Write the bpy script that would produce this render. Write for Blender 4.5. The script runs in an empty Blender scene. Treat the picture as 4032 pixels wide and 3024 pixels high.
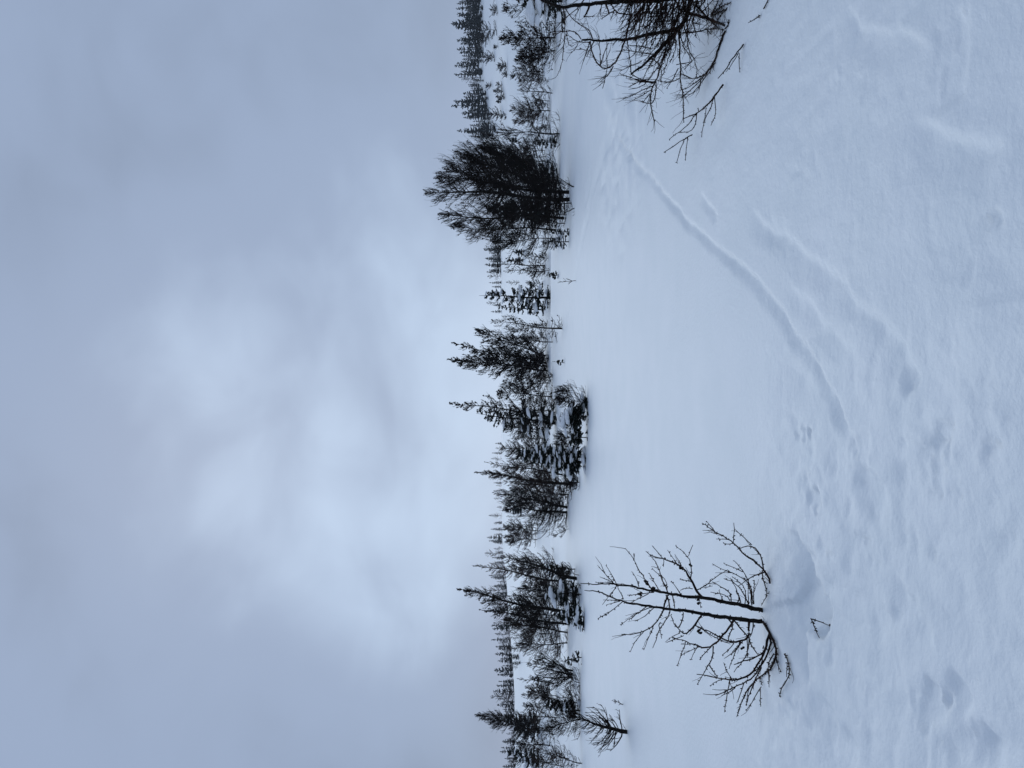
import bpy, math, random
import numpy as np
from mathutils import Vector, Matrix

# ------------------------------------------------------------------ camera
F = 2900.0            # focal length in photo pixels (photo is 4032 x 3024, taken with the phone turned on its side)
HOR = 2060.0          # photo column of the eye-level horizon
CAMH = 1.7
TH = math.atan((HOR - 2016.0) / F)
sc = bpy.context.scene
col = sc.collection
cam_d = bpy.data.cameras.new('camera'); cam = bpy.data.objects.new('camera', cam_d); col.objects.link(cam)
cam_d.sensor_fit = 'HORIZONTAL'; cam_d.sensor_width = 36.0; cam_d.lens = 36.0 * F / 4032.0
cam_d.clip_start = 0.05; cam_d.clip_end = 5000
FWD = np.array([0, math.cos(TH), math.sin(TH)]); RGT = np.array([0, math.sin(TH), -math.cos(TH)]); UPV = np.array([1.0, 0, 0])
M = Matrix(((RGT[0], UPV[0], -FWD[0], 0), (RGT[1], UPV[1], -FWD[1], 0), (RGT[2], UPV[2], -FWD[2], CAMH), (0, 0, 0, 1)))
cam.matrix_world = M
sc.camera = cam

# ------------------------------------------------------------------ sky, sun, exposure
SUN_EL, SUN_AZ = math.radians(26), math.radians(-6)      # azimuth from +Y towards +X
w = bpy.data.worlds.new('World'); sc.world = w; w.use_nodes = True
nt = w.node_tree; nt.nodes.clear()
def N(tree, typ, **kw):
    n = tree.nodes.new(typ)
    for k, v in kw.items():
        if k in n.inputs: n.inputs[k].default_value = v
        else: setattr(n, k, v)
    return n
out = N(nt, 'ShaderNodeOutputWorld'); bg = N(nt, 'ShaderNodeBackground', Strength=0.1)
sky = N(nt, 'ShaderNodeTexSky', sky_type='NISHITA', sun_disc=False, sun_elevation=SUN_EL, sun_rotation=SUN_AZ)
tc = N(nt, 'ShaderNodeTexCoord')
mp = N(nt, 'ShaderNodeMapping'); mp.inputs['Scale'].default_value = (1.0, 1.0, 1.5); mp.inputs['Location'].default_value = (4.15, 4.77, 4.41); mp.inputs['Rotation'].default_value = (0, 0, math.radians(9))
nt.links.new(tc.outputs['Generated'], mp.inputs['Vector'])
n1 = N(nt, 'ShaderNodeTexNoise', Scale=2.0, Detail=4.0, Roughness=0.45, Distortion=0.5)
n2 = N(nt, 'ShaderNodeTexNoise', Scale=6.0, Detail=4.0, Roughness=0.45, Distortion=0.5)
for n in (n1, n2): nt.links.new(mp.outputs[0], n.inputs['Vector'])
addn = N(nt, 'ShaderNodeMath', operation='MULTIPLY_ADD'); addn.inputs[1].default_value = 0.27
soft = N(nt, 'ShaderNodeMath', operation='MULTIPLY_ADD'); soft.inputs[1].default_value = 0.62; soft.inputs[2].default_value = 0.175
nt.links.new(n1.outputs['Fac'], soft.inputs[0]); nt.links.new(n2.outputs['Fac'], addn.inputs[0]); nt.links.new(soft.outputs[0], addn.inputs[2])
# thin cloud in front of the hidden sun
glo = N(nt, 'ShaderNodeVectorMath', operation='DOT_PRODUCT')
ge, ga = math.radians(8), math.radians(-1)
glo.inputs[1].default_value = (math.sin(ga) * math.cos(ge), math.cos(ga) * math.cos(ge), math.sin(ge))
nt.links.new(tc.outputs['Generated'], glo.inputs[0])
mr = N(nt, 'ShaderNodeMapRange', interpolation_type='SMOOTHSTEP')
for k, v in (('From Min', 0.86), ('From Max', 1.0), ('To Min', -0.02), ('To Max', 0.23)): mr.inputs[k].default_value = v
nt.links.new(glo.outputs['Value'], mr.inputs['Value'])
add2 = N(nt, 'ShaderNodeMath', operation='ADD'); nt.links.new(addn.outputs[0], add2.inputs[0]); nt.links.new(mr.outputs[0], add2.inputs[1])
cr = N(nt, 'ShaderNodeValToRGB')
cr.color_ramp.interpolation = 'EASE'
cr.color_ramp.elements[0].position = 0.36; cr.color_ramp.elements[0].color = (0.235, 0.295, 0.41, 1)
cr.color_ramp.elements[1].position = 1.02; cr.color_ramp.elements[1].color = (0.54, 0.675, 0.875, 1)
e = cr.color_ramp.elements.new(0.70); e.color = (0.325, 0.41, 0.575, 1)
nt.links.new(add2.outputs[0], cr.inputs['Fac'])
sc10 = N(nt, 'ShaderNodeVectorMath', operation='SCALE'); sc10.inputs['Scale'].default_value = 10.0
nt.links.new(cr.outputs['Color'], sc10.inputs[0])
mx = N(nt, 'ShaderNodeMix', data_type='RGBA'); mx.inputs['Factor'].default_value = 0.97
nt.links.new(sky.outputs[0], mx.inputs['A']); nt.links.new(sc10.outputs[0], mx.inputs['B'])
nt.links.new(mx.outputs['Result'], bg.inputs['Color']); nt.links.new(bg.outputs[0], out.inputs[0])

sun_d = bpy.data.lights.new('sun', 'SUN'); sun = bpy.data.objects.new('sun', sun_d); col.objects.link(sun)
sun_d.energy = 0.78; sun_d.angle = math.radians(45); sun_d.color = (0.90, 0.97, 1.0)
sdir = Vector((math.sin(SUN_AZ) * math.cos(SUN_EL), math.cos(SUN_AZ) * math.cos(SUN_EL), math.sin(SUN_EL)))
sun.rotation_euler = sdir.to_track_quat('Z', 'Y').to_euler(); sun.location = sdir * 60
sc.view_settings.view_transform = 'Standard'; sc.view_settings.look = 'None'
sc.view_settings.exposure = 0.0; sc.view_settings.gamma = 1.0; sc.view_settings.use_curve_mapping = False
sc.cycles.volume_bounces = 1; sc.cycles.max_bounces = 6; sc.cycles.diffuse_bounces = 3
sc.cycles.use_denoising = True

# ------------------------------------------------------------------ materials
def mat(name, c1, c2, scale, rough=0.9, bump=0.0, bscale=None, spec=0.2):
    m = bpy.data.materials.new(name); m.use_nodes = True; t = m.node_tree; b = t.nodes['Principled BSDF']
    b.inputs['Roughness'].default_value = rough; b.inputs['Specular IOR Level'].default_value = spec
    co = N(t, 'ShaderNodeTexCoord'); nz = N(t, 'ShaderNodeTexNoise', Scale=scale, Detail=4.0)
    t.links.new(co.outputs['Object'], nz.inputs['Vector'])
    r = N(t, 'ShaderNodeValToRGB'); r.color_ramp.elements[0].position = 0.35; r.color_ramp.elements[1].position = 0.68
    r.color_ramp.elements[0].color = (*c1, 1); r.color_ramp.elements[1].color = (*c2, 1)
    t.links.new(nz.outputs['Fac'], r.inputs['Fac']); t.links.new(r.outputs['Color'], b.inputs['Base Color'])
    if bump:
        bz = N(t, 'ShaderNodeTexNoise', Scale=bscale or scale, Detail=5.0, Roughness=0.6)
        t.links.new(co.outputs['Object'], bz.inputs['Vector'])
        bp = N(t, 'ShaderNodeBump', Strength=1.0, Distance=bump)
        t.links.new(bz.outputs['Fac'], bp.inputs['Height']); t.links.new(bp.outputs[0], b.inputs['Normal'])
    return m
MAT = dict(
    snow=mat('snow', (0.82, 0.87, 0.90), (0.86, 0.90, 0.93), 1.3, 0.55, 0.006, 26.0, 0.5),
    snowcap=mat('snow_load', (0.84, 0.86, 0.88), (0.89, 0.90, 0.91), 3.0, 0.8, 0.01, 30.0, 0.2),
    bark=mat('bark', (0.006, 0.0055, 0.0055), (0.021, 0.018, 0.015), 14.0, 0.95, 0.004, 60.0, 0.1),
    twig=mat('twig', (0.006, 0.005, 0.005), (0.018, 0.013, 0.011), 6.0, 0.95, spec=0.1),
    rtwig=mat('red_twig', (0.009, 0.007, 0.007), (0.045, 0.025, 0.018), 9.0, 0.9, spec=0.1),
    brown=mat('brown_twig', (0.018, 0.013, 0.012), (0.050, 0.034, 0.027), 3.0, 0.95, spec=0.1),
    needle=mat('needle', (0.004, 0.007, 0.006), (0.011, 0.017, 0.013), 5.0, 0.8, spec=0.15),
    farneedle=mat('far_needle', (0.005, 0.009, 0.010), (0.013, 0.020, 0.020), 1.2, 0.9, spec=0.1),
    cone=mat('cone', (0.008, 0.007, 0.006), (0.025, 0.018, 0.014), 30.0, 0.9, spec=0.1),
)

# ------------------------------------------------------------------ mesh helpers
class Buf:
    def __init__(s): s.v = []; s.q = []; s.t = []; s.n = 0
    def add(s, v, q=None, t=None):
        v = np.asarray(v, dtype=np.float64).reshape(-1, 3)
        if q is not None and len(q): s.q.append(np.asarray(q) + s.n)
        if t is not None and len(t): s.t.append(np.asarray(t) + s.n)
        s.v.append(v); s.n += len(v)
    def tubes(s, P, R, k=3):
        """P (m,n,3) polylines, R (m,n) radii"""
        P = np.asarray(P, float); R = np.asarray(R, float)
        if P.ndim == 2: P = P[None]; R = R[None]
        m, n, _ = P.shape
        if m == 0: return
        T = np.gradient(P, axis=1); T /= np.linalg.norm(T, axis=2, keepdims=True) + 1e-9
        D = P[:, -1] - P[:, 0]; D /= np.linalg.norm(D, axis=1, keepdims=True) + 1e-9
        ref = np.where(np.abs(D[:, 2:3]) > 0.8, np.array([[1.0, 0, 0]]), np.array([[0, 0, 1.0]]))[:, None, :].repeat(n, 1)
        A = np.cross(T, ref); A /= np.linalg.norm(A, axis=2, keepdims=True) + 1e-9
        B = np.cross(T, A)
        an = np.arange(k) * 2 * math.pi / k
        V = P[:, :, None, :] + R[:, :, None, None] * (np.cos(an)[None, None, :, None] * A[:, :, None, :] + np.sin(an)[None, None, :, None] * B[:, :, None, :])
        base = (np.arange(m) * n * k)[:, None, None]; i = (np.arange(n - 1) * k)[None, :, None]; j = np.arange(k)[None, None, :]; j2 = (j + 1) % k
        q = np.stack([base + i + j, base + i + j2, base + i + k + j2, base + i + k + j], -1).reshape(-1, 4)
        s.add(V.reshape(-1, 3), q)
    def mesh(s, name, material, smooth=False):
        me = bpy.data.meshes.new(name)
        V = np.concatenate(s.v) if s.v else np.zeros((0, 3))
        Q = np.concatenate(s.q) if s.q else np.zeros((0, 4), int); T = np.concatenate(s.t) if s.t else np.zeros((0, 3), int)
        me.vertices.add(len(V)); me.vertices.foreach_set('co', V.astype(np.float32).ravel())
        me.loops.add(len(Q) * 4 + len(T) * 3)
        me.loops.foreach_set('vertex_index', np.concatenate([Q.ravel(), T.ravel()]).astype(np.int32))
        me.polygons.add(len(Q) + len(T))
        st = np.concatenate([np.arange(len(Q)) * 4, len(Q) * 4 + np.arange(len(T)) * 3]).astype(np.int32)
        me.polygons.foreach_set('loop_start', st)
        if smooth: me.polygons.foreach_set('use_smooth', np.ones(len(Q) + len(T), bool))
        me.materials.append(material); me.update(calc_edges=True)
        return me
def link(name, data, parent=None):
    o = bpy.data.objects.new(name, data); col.objects.link(o)
    if parent is not None: o.parent = parent
    return o
def thing(name, label, cat, loc, group=None):
    o = bpy.data.objects.new(name, None); col.objects.link(o); o.location = loc; o.empty_display_size = 0.2
    o['label'] = label; o['category'] = cat
    if group: o['group'] = group
    return o

# ------------------------------------------------------------------ terrain
def ray(px, py): return FWD + (px - 2016) / F * RGT + (1512 - py) / F * UPV
def flat(px, py):
    d = ray(px, py); t = -CAMH / d[2]; return np.array([d[0] * t, d[1] * t])
_tab = np.random.RandomState(5).rand(512, 512)
def vnoise(x, y, s, ox=0, oy=0):
    x = np.asarray(x) / s + ox + 1000; y = np.asarray(y) / s + oy + 1000
    xi = np.floor(x).astype(int); yi = np.floor(y).astype(int); fx = x - xi; fy = y - yi
    fx = fx * fx * fx * (fx * (fx * 6 - 15) + 10); fy = fy * fy * fy * (fy * (fy * 6 - 15) + 10)
    a = _tab[xi % 512, yi % 512]; b = _tab[(xi + 1) % 512, yi % 512]; c = _tab[xi % 512, (yi + 1) % 512]; d = _tab[(xi + 1) % 512, (yi + 1) % 512]
    return (a * (1 - fx) + b * fx) * (1 - fy) + (c * (1 - fx) + d * fx) * fy - 0.5
def sstep(a, b, x):
    t = np.clip((np.asarray(x) - a) / (b - a), 0, 1); return t * t * (3 - 2 * t)
HX = [-400, -156, -130, -102, -61, 0, 63, 84, 96, 110, 156, 400]
HZ = [-9, -3.0, 0.5, 6.0, 10.3, 10.8, 10.8, 11.5, 16.5, 19.6, 20.4, 24]
def zbase(x, y):
    x = np.asarray(x, float); y = np.asarray(y, float)
    hz = np.interp(x, HX, HZ)
    r = np.clip((y - 52) / (300 - 52), 0, 1); r = r * r * 0.25 + r * 0.75
    z = r * hz
    z = z - np.clip(y - 300, 0, None) * 0.012
    far = sstep(30, 90, y)
    z = z + far * (vnoise(x, y, 45) * 1.3 + vnoise(x, y, 17, 3, 7) * 0.5) * (1 - 0.35 * sstep(200, 300, y))
    edge = 44 + x * -0.12 + vnoise(x, y, 18, 9, 2) * 8
    d = y - edge
    z = z - 0.55 * np.exp(-((d - 5) / 4.0) ** 2) + 0.16 * np.exp(-((d + 2) / 3.0) ** 2)
    z = z + vnoise(x, y, 9, 1, 4) * 0.10 * sstep(6, 16, np.hypot(x, y)) + vnoise(x, y, 3.5, 6, 4) * 0.03 * sstep(5, 12, y)
    return z
GROOVES = [  # photo polyline, width m, depth m, softness of the near lip
    ([(2385, 430), (2420, 500), (2450, 560), (2500, 640), (2560, 705), (2622, 780), (2650, 815), (2700, 870), (2765, 925), (2840, 985), (2900, 1030), (2990, 1110), (3080, 1225), (3160, 1345), (3240, 1480), (3310, 1600), (3358, 1690), (3380, 1760)], 0.13, 0.034, 0.012),
    ([(2930, 830), (3010, 890), (3100, 960), (3250, 1060), (3400, 1200), (3520, 1330), (3570, 1420), (3615, 1475)], 0.20, 0.026, 0.04),
    ([(3620, 1470), (3590, 1510), (3560, 1555)], 0.14, 0.025, 0.03),
    ([(3090, 1090), (3200, 1230), (3300, 1330), (3370, 1390)], 0.16, 0.020, 0.04),
    ([(2225, 1340), (2255, 1150), (2290, 950), (2330, 760), (2370, 620), (2420, 520)], 0.5, 0.05, 0.2),
    ([(2330, 560), (2320, 700), (2300, 820)], 0.4, 0.05, 0.2),
    ([(2745, 765), (2790, 805), (2830, 850)], 0.14, 0.022, 0.03),
    ([(3300, 60), (3450, 110), (3600, 160), (3700, 200)], 0.24, 0.022, 0.03),
    ([(3570, 480), (3700, 530), (3850, 575), (4010, 600)], 0.24, 0.028, 0.03),
    ([(3490, 2260), (3580, 2390), (3640, 2480), (3680, 2600)], 0.22, 0.030, 0.03),
    ([(3740, 2640), (3790, 2710), (3835, 2790)], 0.14, 0.035, 0.05),
    ([(3190, 2740), (3300, 2850), (3420, 2980)], 0.20, 0.035, 0.08),
    ([(3360, 1830), (3430, 1900), (3500, 2010)], 0.20, 0.035, 0.06),
    ([(3120, 2120), (3165, 2200), (3195, 2290), (3228, 2400), (3205, 2500), (3185, 2600), (3175, 2680)], 0.78, 0.125, 0.045),
    ([(3080, 2080), (3150, 2140), (3210, 2200), (3240, 2260)], 0.16, 0.045, 0.03),
    ([(3860, 2840), (3900, 2900), (3960, 2960)], 0.15, 0.04, 0.04),
    ([(3010, 830), (3040, 900), (3100, 940)], 0.2, 0.02, 0.1),
]
HOLES = [  # photo centre, half length along the view, half width (photo px), depth m
    (3165, 1700, 34, 33, .085), (3205, 1955, 50, 62, .10), (3385, 1775, 44, 40, .05), (3170, 1880, 22, 20, .035), (3700, 1735, 60, 42, .075), (3695, 1835, 34, 62, .075),
    (3920, 1770, 30, 26, .05), (3900, 1640, 50, 40, .03), (3905, 870, 70, 34, .075), (3655, 2780, 48, 60, .075), (3790, 2925, 75, 60, .045), (3700, 2990, 40, 50, .03),
    (3345, 2930, 46, 60, .05), (3390, 2105, 38, 22, .05), (3245, 2160, 46, 36, .05), (3270, 350, 36, 36, .022), (3400, 375, 34, 46, .022), (3775, 80, 56, 60, .035),
    (3720, 270, 100, 90, .05), (3110, 690, 22, 20, .022), (3140, 640, 22, 20, .022), (3192, 640, 16, 16, .02), (3232, 668, 18, 18, .022), (3160, 700, 16, 22, .02),
    (3330, 770, 12, 14, .02), (3480, 750, 12, 14, .02), (3350, 600, 12, 26, .015), (3760, 1190, 70, 60, .025), (3740, 1350, 50, 50, .022), (3270, 2560, 30, 60, .03), (3110, 2780, 40, 46, .04),
    (3490, 2640, 60, 70, .03), (3370, 2680, 40, 80, .025), (3600, 2150, 40, 60, .03), (3480, 2430, 60, 60, .03), (3660, 2180, 24, 24, .05), (3960, 2130, 60, 50, .03),
]
rs = np.random.RandomState(11)
for _ in range(55):
    HOLES.append((rs.uniform(3080, 3560), rs.uniform(2030, 2380) if rs.rand() < .65 else rs.uniform(2560, 3000), rs.uniform(10, 30), rs.uniform(10, 34), rs.uniform(.008, .026)))
for _ in range(40): HOLES.append((rs.uniform(3150, 3620), rs.uniform(1700, 2100), rs.uniform(8, 26), rs.uniform(8, 26), rs.uniform(.01, .03)))
for _ in range(45): HOLES.append((rs.uniform(3000, 3900), rs.uniform(300, 1150), rs.uniform(6, 22), rs.uniform(6, 24), rs.uniform(.006, .018)))
for _ in range(40): HOLES.append((rs.uniform(3500, 4030), rs.uniform(1100, 3020), rs.uniform(14, 50), rs.uniform(14, 50), rs.uniform(.008, .028)))
for _ in range(60): HOLES.append((rs.uniform(2330, 2520), rs.uniform(240, 640), rs.uniform(3, 10), rs.uniform(6, 26), rs.uniform(.02, .06)))
def groove_depth(x, y):
    """added relief of tracks and holes at points x, y (1-D arrays)"""
    z = np.zeros_like(x)
    for pts, wd, dp, soft in GROOVES:
        W = np.array([flat(*p) for p in pts])
        lo = W.min(0) - wd - .4; hi = W.max(0) + wd + .4
        ix = np.nonzero((x > lo[0]) & (x < hi[0]) & (y > lo[1]) & (y < hi[1]))[0]
        if not len(ix): continue
        X = np.stack([x[ix], y[ix]], 1)
        seg = np.diff(W, axis=0); L = np.linalg.norm(seg, axis=1); cum = np.concatenate([[0], np.cumsum(L)])
        best = np.full(len(ix), 1e9); sd = np.zeros(len(ix)); al = np.zeros(len(ix))
        for i in range(len(seg)):
            tg = seg[i] / L[i]; nn = np.array([-tg[1], tg[0]])
            if nn @ -(W[i] + seg[i] / 2) < 0: nn = -nn          # positive side looks back at the camera
            rel = X - W[i]; t = np.clip(rel @ tg, 0, L[i]); dv = rel - t[:, None] * tg
            dist = np.linalg.norm(dv, axis=1); m_ = dist < best
            best[m_] = dist[m_]; sd[m_] = np.where(rel @ nn >= 0, dist, -dist)[m_]; al[m_] = cum[i] + t[m_]
        sd = sd + vnoise(X[:, 0], X[:, 1], 0.22, 3, 3) * wd * 0.35 + vnoise(X[:, 0], X[:, 1], 0.07, 3, 8) * wd * 0.10
        fade = sstep(0, min(.5, cum[-1] * .3), al) * sstep(0, min(.22, cum[-1] * .3), cum[-1] - al)
        prof = sstep(-wd, 0, sd) * (1 - sstep(0, max(soft, .012), sd))
        lip = 0.06 * np.exp(-((sd - soft - .05) / .06) ** 2)
        z[ix] += dp * fade * (lip - prof) * (0.8 + 0.5 * vnoise(X[:, 0], X[:, 1], 0.5, 8, 1))
    for hx, hy, ra, rb, dp in HOLES:
        c = flat(hx, hy); D = c[1]
        ry = ra * D * D / (CAMH * F); rx = rb * D / F
        ix = np.nonzero((np.abs(x - c[0]) < rx * 1.8) & (np.abs(y - c[1]) < ry * 1.8))[0]
        if not len(ix): continue
        u = (x[ix] - c[0]) / rx; v = (y[ix] - c[1]) / ry
        sw = (hx * 7.3 + hy * 3.1) % 3.14; cs, sn = math.cos(sw), math.sin(sw); u, v = u * cs * .55 + v * sn * 1.2 + u * .4, v * cs - u * sn * .8
        u = u + vnoise(x[ix], y[ix], rx * .9, hx, hy) * 1.1 + vnoise(x[ix], y[ix], rx * .35, hx, hy) * .5; v = v + vnoise(x[ix], y[ix], ry * .9, hy, hx) * 1.1 + vnoise(x[ix], y[ix], ry * .35, hy, hx) * .5
        rr = np.hypot(u, v)
        bowl = (1 - sstep(0.5, np.where(v < 0, .8, 1.3), rr)) * (0.65 - 0.35 * np.clip((y[ix] - c[1]) / ry, -1.3, 1.3))
        z[ix] += .28 * dp * (-bowl + 0.08 * np.exp(-((rr - 1.2) / .2) ** 2))
    return z
WELLS = []   # tree wells: x, y, radius, depth
def zfull(x, y):
    sh = np.shape(x); x = np.asarray(x, float).ravel(); y = np.asarray(y, float).ravel()
    z = zbase(x, y)
    near = np.nonzero((np.abs(x) < 14) & (y > 1.0) & (y < 40))[0]
    xn, yn = x[near], y[near]
    dz = groove_depth(xn, yn)
    dist = (1 - sstep(4.2, 5.6, yn + 0.25 * xn)) * np.where(xn < .3, 1, .45) + 0.35 * (1 - sstep(5.5, 9, yn)) * sstep(.6, 2, xn)
    ys = yn / 1.9
    rough = vnoise(xn, ys, .6, 2, 2) * .05 + vnoise(xn + .2 * vnoise(xn, ys, .4, 1, 1), ys, .24, 4, 2) * .026 + np.abs(vnoise(xn + .08 * vnoise(xn, ys, .12), ys + .08 * vnoise(xn, ys, .12, 5, 5), .13, 4, 9)) * .022 + vnoise(xn, ys, .055, 7, 2) * .007
    dz += 1.12 * dist * rough + vnoise(xn, yn, 1.6, 5, 5) * .05 * (1 - sstep(10, 16, yn))
    tr = np.exp(-(((xn - 4.9) / 2.6) ** 2 + ((yn - 13.2) / 3.2) ** 2) ** 2)
    dz += tr * (np.abs(vnoise(xn, yn, .5, 3, 1)) * .09 + vnoise(xn + .3 * vnoise(xn, yn, .5), yn, .28, 6, 1) * .05)
    for wx, wy, wr, wd in WELLS:
        dz -= wd * np.exp(-(((xn - wx) ** 2 + (yn - wy) ** 2) / (wr * wr)))
    fadeo = (1 - sstep(11, 14, np.abs(xn))) * (1 - sstep(33, 40, yn)) * sstep(1.0, 1.6, yn)
    z[near] += dz * fadeo
    return z.reshape(sh)
WELLS += [(3.9, 6.6, .9, .16), (-1.6, 5.16, .25, -.008)]
def graded(lo, hi, step, grow, out_lo, out_hi):
    a = list(np.arange(lo, hi, step)); s = step
    while a[-1] < out_hi: s = min(s * grow, 22); a.append(a[-1] + s)
    s = step; b = []; p = a[0]
    while p > out_lo: s = min(s * 1.07, 22); p -= s; b.append(p)
    return np.array(b[::-1] + a)
gx = np.arange(-4.3, 4.301, .0225); s_ = .0225; pos = []; p_ = gx[-1]
while p_ < 620: s_ = min(s_ * 1.05, 18); p_ += s_; pos.append(p_)
gx = np.concatenate([-np.array(pos[::-1]), gx, np.array(pos)])
gy = graded(2.1, 6.8, .0165, 1.024, -120, 640)
X, Y = np.meshgrid(gx, gy); Z = zfull(X, Y)
ny, nx = X.shape; I = np.arange(nx * ny).reshape(ny, nx)
gb = Buf(); gb.add(np.stack([X, Y, Z], -1).reshape(-1, 3), np.stack([I[:-1, :-1], I[:-1, 1:], I[1:, 1:], I[1:, :-1]], -1).reshape(-1, 4))
ground = link('snow_ground', gb.mesh('snow_ground', MAT['snow'], True)); ground['kind'] = 'structure'; ground['label'] = 'snow covered ground with tracks and footprints'
GBOUND = (gx[0], gx[-1], gy[0], gy[-1], Z.min())

def hit(px, py, dmax=420):
    """ground point seen at a photo pixel"""
    d = ray(px, py); ts = np.concatenate([np.arange(2, 60, .1), np.arange(60, dmax, .5)])
    P = np.array([0, 0, CAMH]) + ts[:, None] * d
    g = P[:, 2] - zbase(P[:, 0], P[:, 1]); k = np.nonzero(g <= 0)[0]
    return P[k[0]] if len(k) else None
def onground(x, y): return np.array([x, y, float(zfull(np.array([x]), np.array([y]))[0])])

# ------------------------------------------------------------------ tree generators (local space, metres, z up)
def crv(r, p0, az, el, L, n, bend, jit, azj=None):
    """polyline that starts with elevation el and bends up by bend over its length"""
    pts = [p0]; st = L / (n - 1); a = az; azj = jit if azj is None else azj
    for i in range(n - 1):
        s = i / (n - 1); ee = el + bend * s ** 1.3 + r.uniform(-jit, jit); a += r.uniform(-azj, azj)
        c = math.cos(ee); pts.append(pts[-1] + st * np.array([c * math.sin(a), c * math.cos(a), math.sin(ee)]))
    return np.array(pts)
def rot_lean(P, lean, H):
    return P + np.stack([lean[0] * np.clip(P[..., 2], 0, None) / H, lean[1] * np.clip(P[..., 2], 0, None) / H, 0 * P[..., 2]], -1)
PROF = {
    'cone': lambda t: (1 - t) ** .75 * (0.55 + .45 * min(1, t * 5)) + .06,
    'oval': lambda t: math.sin(math.pi * min(1, .12 + t * .88) ** .85) ** .8 + .08,
    'bush': lambda t: (1 - t) ** .5 + .1,
    'column': lambda t: min(1, (1 - t) * 2.2) * .9 + .1,
}
def larch(seed, H, R, nb=55, lean=(0, 0), prof='cone', tw=1.0, stems=((0, 0, 0, 1),), e_lo=-.1, e_hi=.8, bend=.5, t0=.04, r0=None, thick=1.0, cones=0.0, fork=0, side=None):
    r = random.Random(seed); B = {k: Buf() for k in ('trunk', 'crown', 'cone')}
    br, brR, t3, t3R, t4, t4R = [], [], [], [], [], []
    pf = PROF[prof]; r0 = r0 or H * .013
    for (sx, sy, sl, sh) in stems:
        h = H * sh; n = 10; ph = r.uniform(0, 6); wob = h * .012
        P = np.array([[sx + sl * (k / (n - 1)) + wob * math.sin(ph + k * .9), sy + wob * math.cos(ph * 1.3 + k * .8), -.25 if k == 0 else h * k / (n - 1)] for k in range(n)])
        P = rot_lean(P, lean, H); rad = [r0 * sh * ((1 - k / (n - 1)) ** .85 * .93 + .07) for k in range(n)]
        B['trunk'].tubes(P, rad, 6)
        for i in range(int(nb * sh)):
            t = t0 + (1 - t0) * r.random() ** 1.05
            q = t * (n - 1); k = min(int(q), n - 2); p0 = P[k] * (1 - q + k) + P[k + 1] * (q - k)
            az = r.uniform(0, 2 * math.pi) if side is None else side + r.uniform(-1.4, 1.4)
            L = R * pf(t) * r.uniform(.5, 1.12)
            el = e_lo + (e_hi - e_lo) * t + r.uniform(-.22, .22)
            bp = crv(r, p0, az, el, L, 6, bend * r.uniform(.1, 1.4), .17)
            rb = max(r0 * .34 * (1 - t * .6), .004 * thick) * r.uniform(.7, 1.15)
            br.append(bp); brR.append(np.linspace(rb, max(.0035 * thick, rb * .3), 6))
            ns = max(3, int(tw * (4 + L * 8)))
            for _ in range(ns):
                s = r.uniform(.12, 1); q2 = s * 5; k2 = min(int(q2), 4); p1 = bp[k2] * (1 - q2 + k2) + bp[k2 + 1] * (q2 - k2)
                d = bp[k2 + 1] - bp[k2]; a1 = math.atan2(d[0], d[1]) + r.choice((-1, 1)) * r.uniform(.3, 1.25)
                e1 = math.asin(max(-1, min(1, d[2] / (np.linalg.norm(d) + 1e-9)))) + r.uniform(-.35, .7)
                L1 = min(L, 1.0) * r.uniform(.2, .62) * (1.15 - .6 * s)
                tp = crv(r, p1, a1, e1, L1, 4, r.uniform(0, .7), .2)
                rt = .0036 * thick * r.uniform(.8, 1.3); t3.append(tp); t3R.append(np.linspace(rt, rt * .55, 4))
                for _ in range(int(.6 + r.random() * 1.5 * tw)):
                    kk = r.randrange(1, 4); dd = tp[kk] - tp[kk - 1]; a2 = math.atan2(dd[0], dd[1]) + r.choice((-1, 1)) * r.uniform(.4, 1.3)
                    e2 = math.asin(max(-1, min(1, dd[2] / (np.linalg.norm(dd) + 1e-9)))) + r.uniform(-.2, .8)
                    t4.append(crv(r, tp[kk], a2, e2, L1 * r.uniform(.25, .6), 3, .3, .2)); rq = .0026 * thick; t4R.append([rq, rq * .9, rq * .5])
                if cones and r.random() < cones * (.2 + t):
                    cc = tp[r.randrange(1, 4)]; cs = r.uniform(.012, .022) * thick
                    for _ in range(r.choice((1, 1, 2))):
                        o = cc + np.array([r.uniform(-.03, .03) for _ in range(3)])
                        B['cone'].add(o + cs * np.array([[1, 0, 0], [-1, 0, 0], [0, 1, 0], [0, -1, 0], [0, 0, 1.3], [0, 0, -1]]), None,
                                      [[0, 2, 4], [2, 1, 4], [1, 3, 4], [3, 0, 4], [2, 0, 5], [1, 2, 5], [3, 1, 5], [0, 3, 5]])
    c = B['crown']; c.tubes(br, brR, 4)
    if t3: c.tubes(t3, t3R, 3)
    if t4: c.tubes(t4, t4R, 3)
    return B
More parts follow.
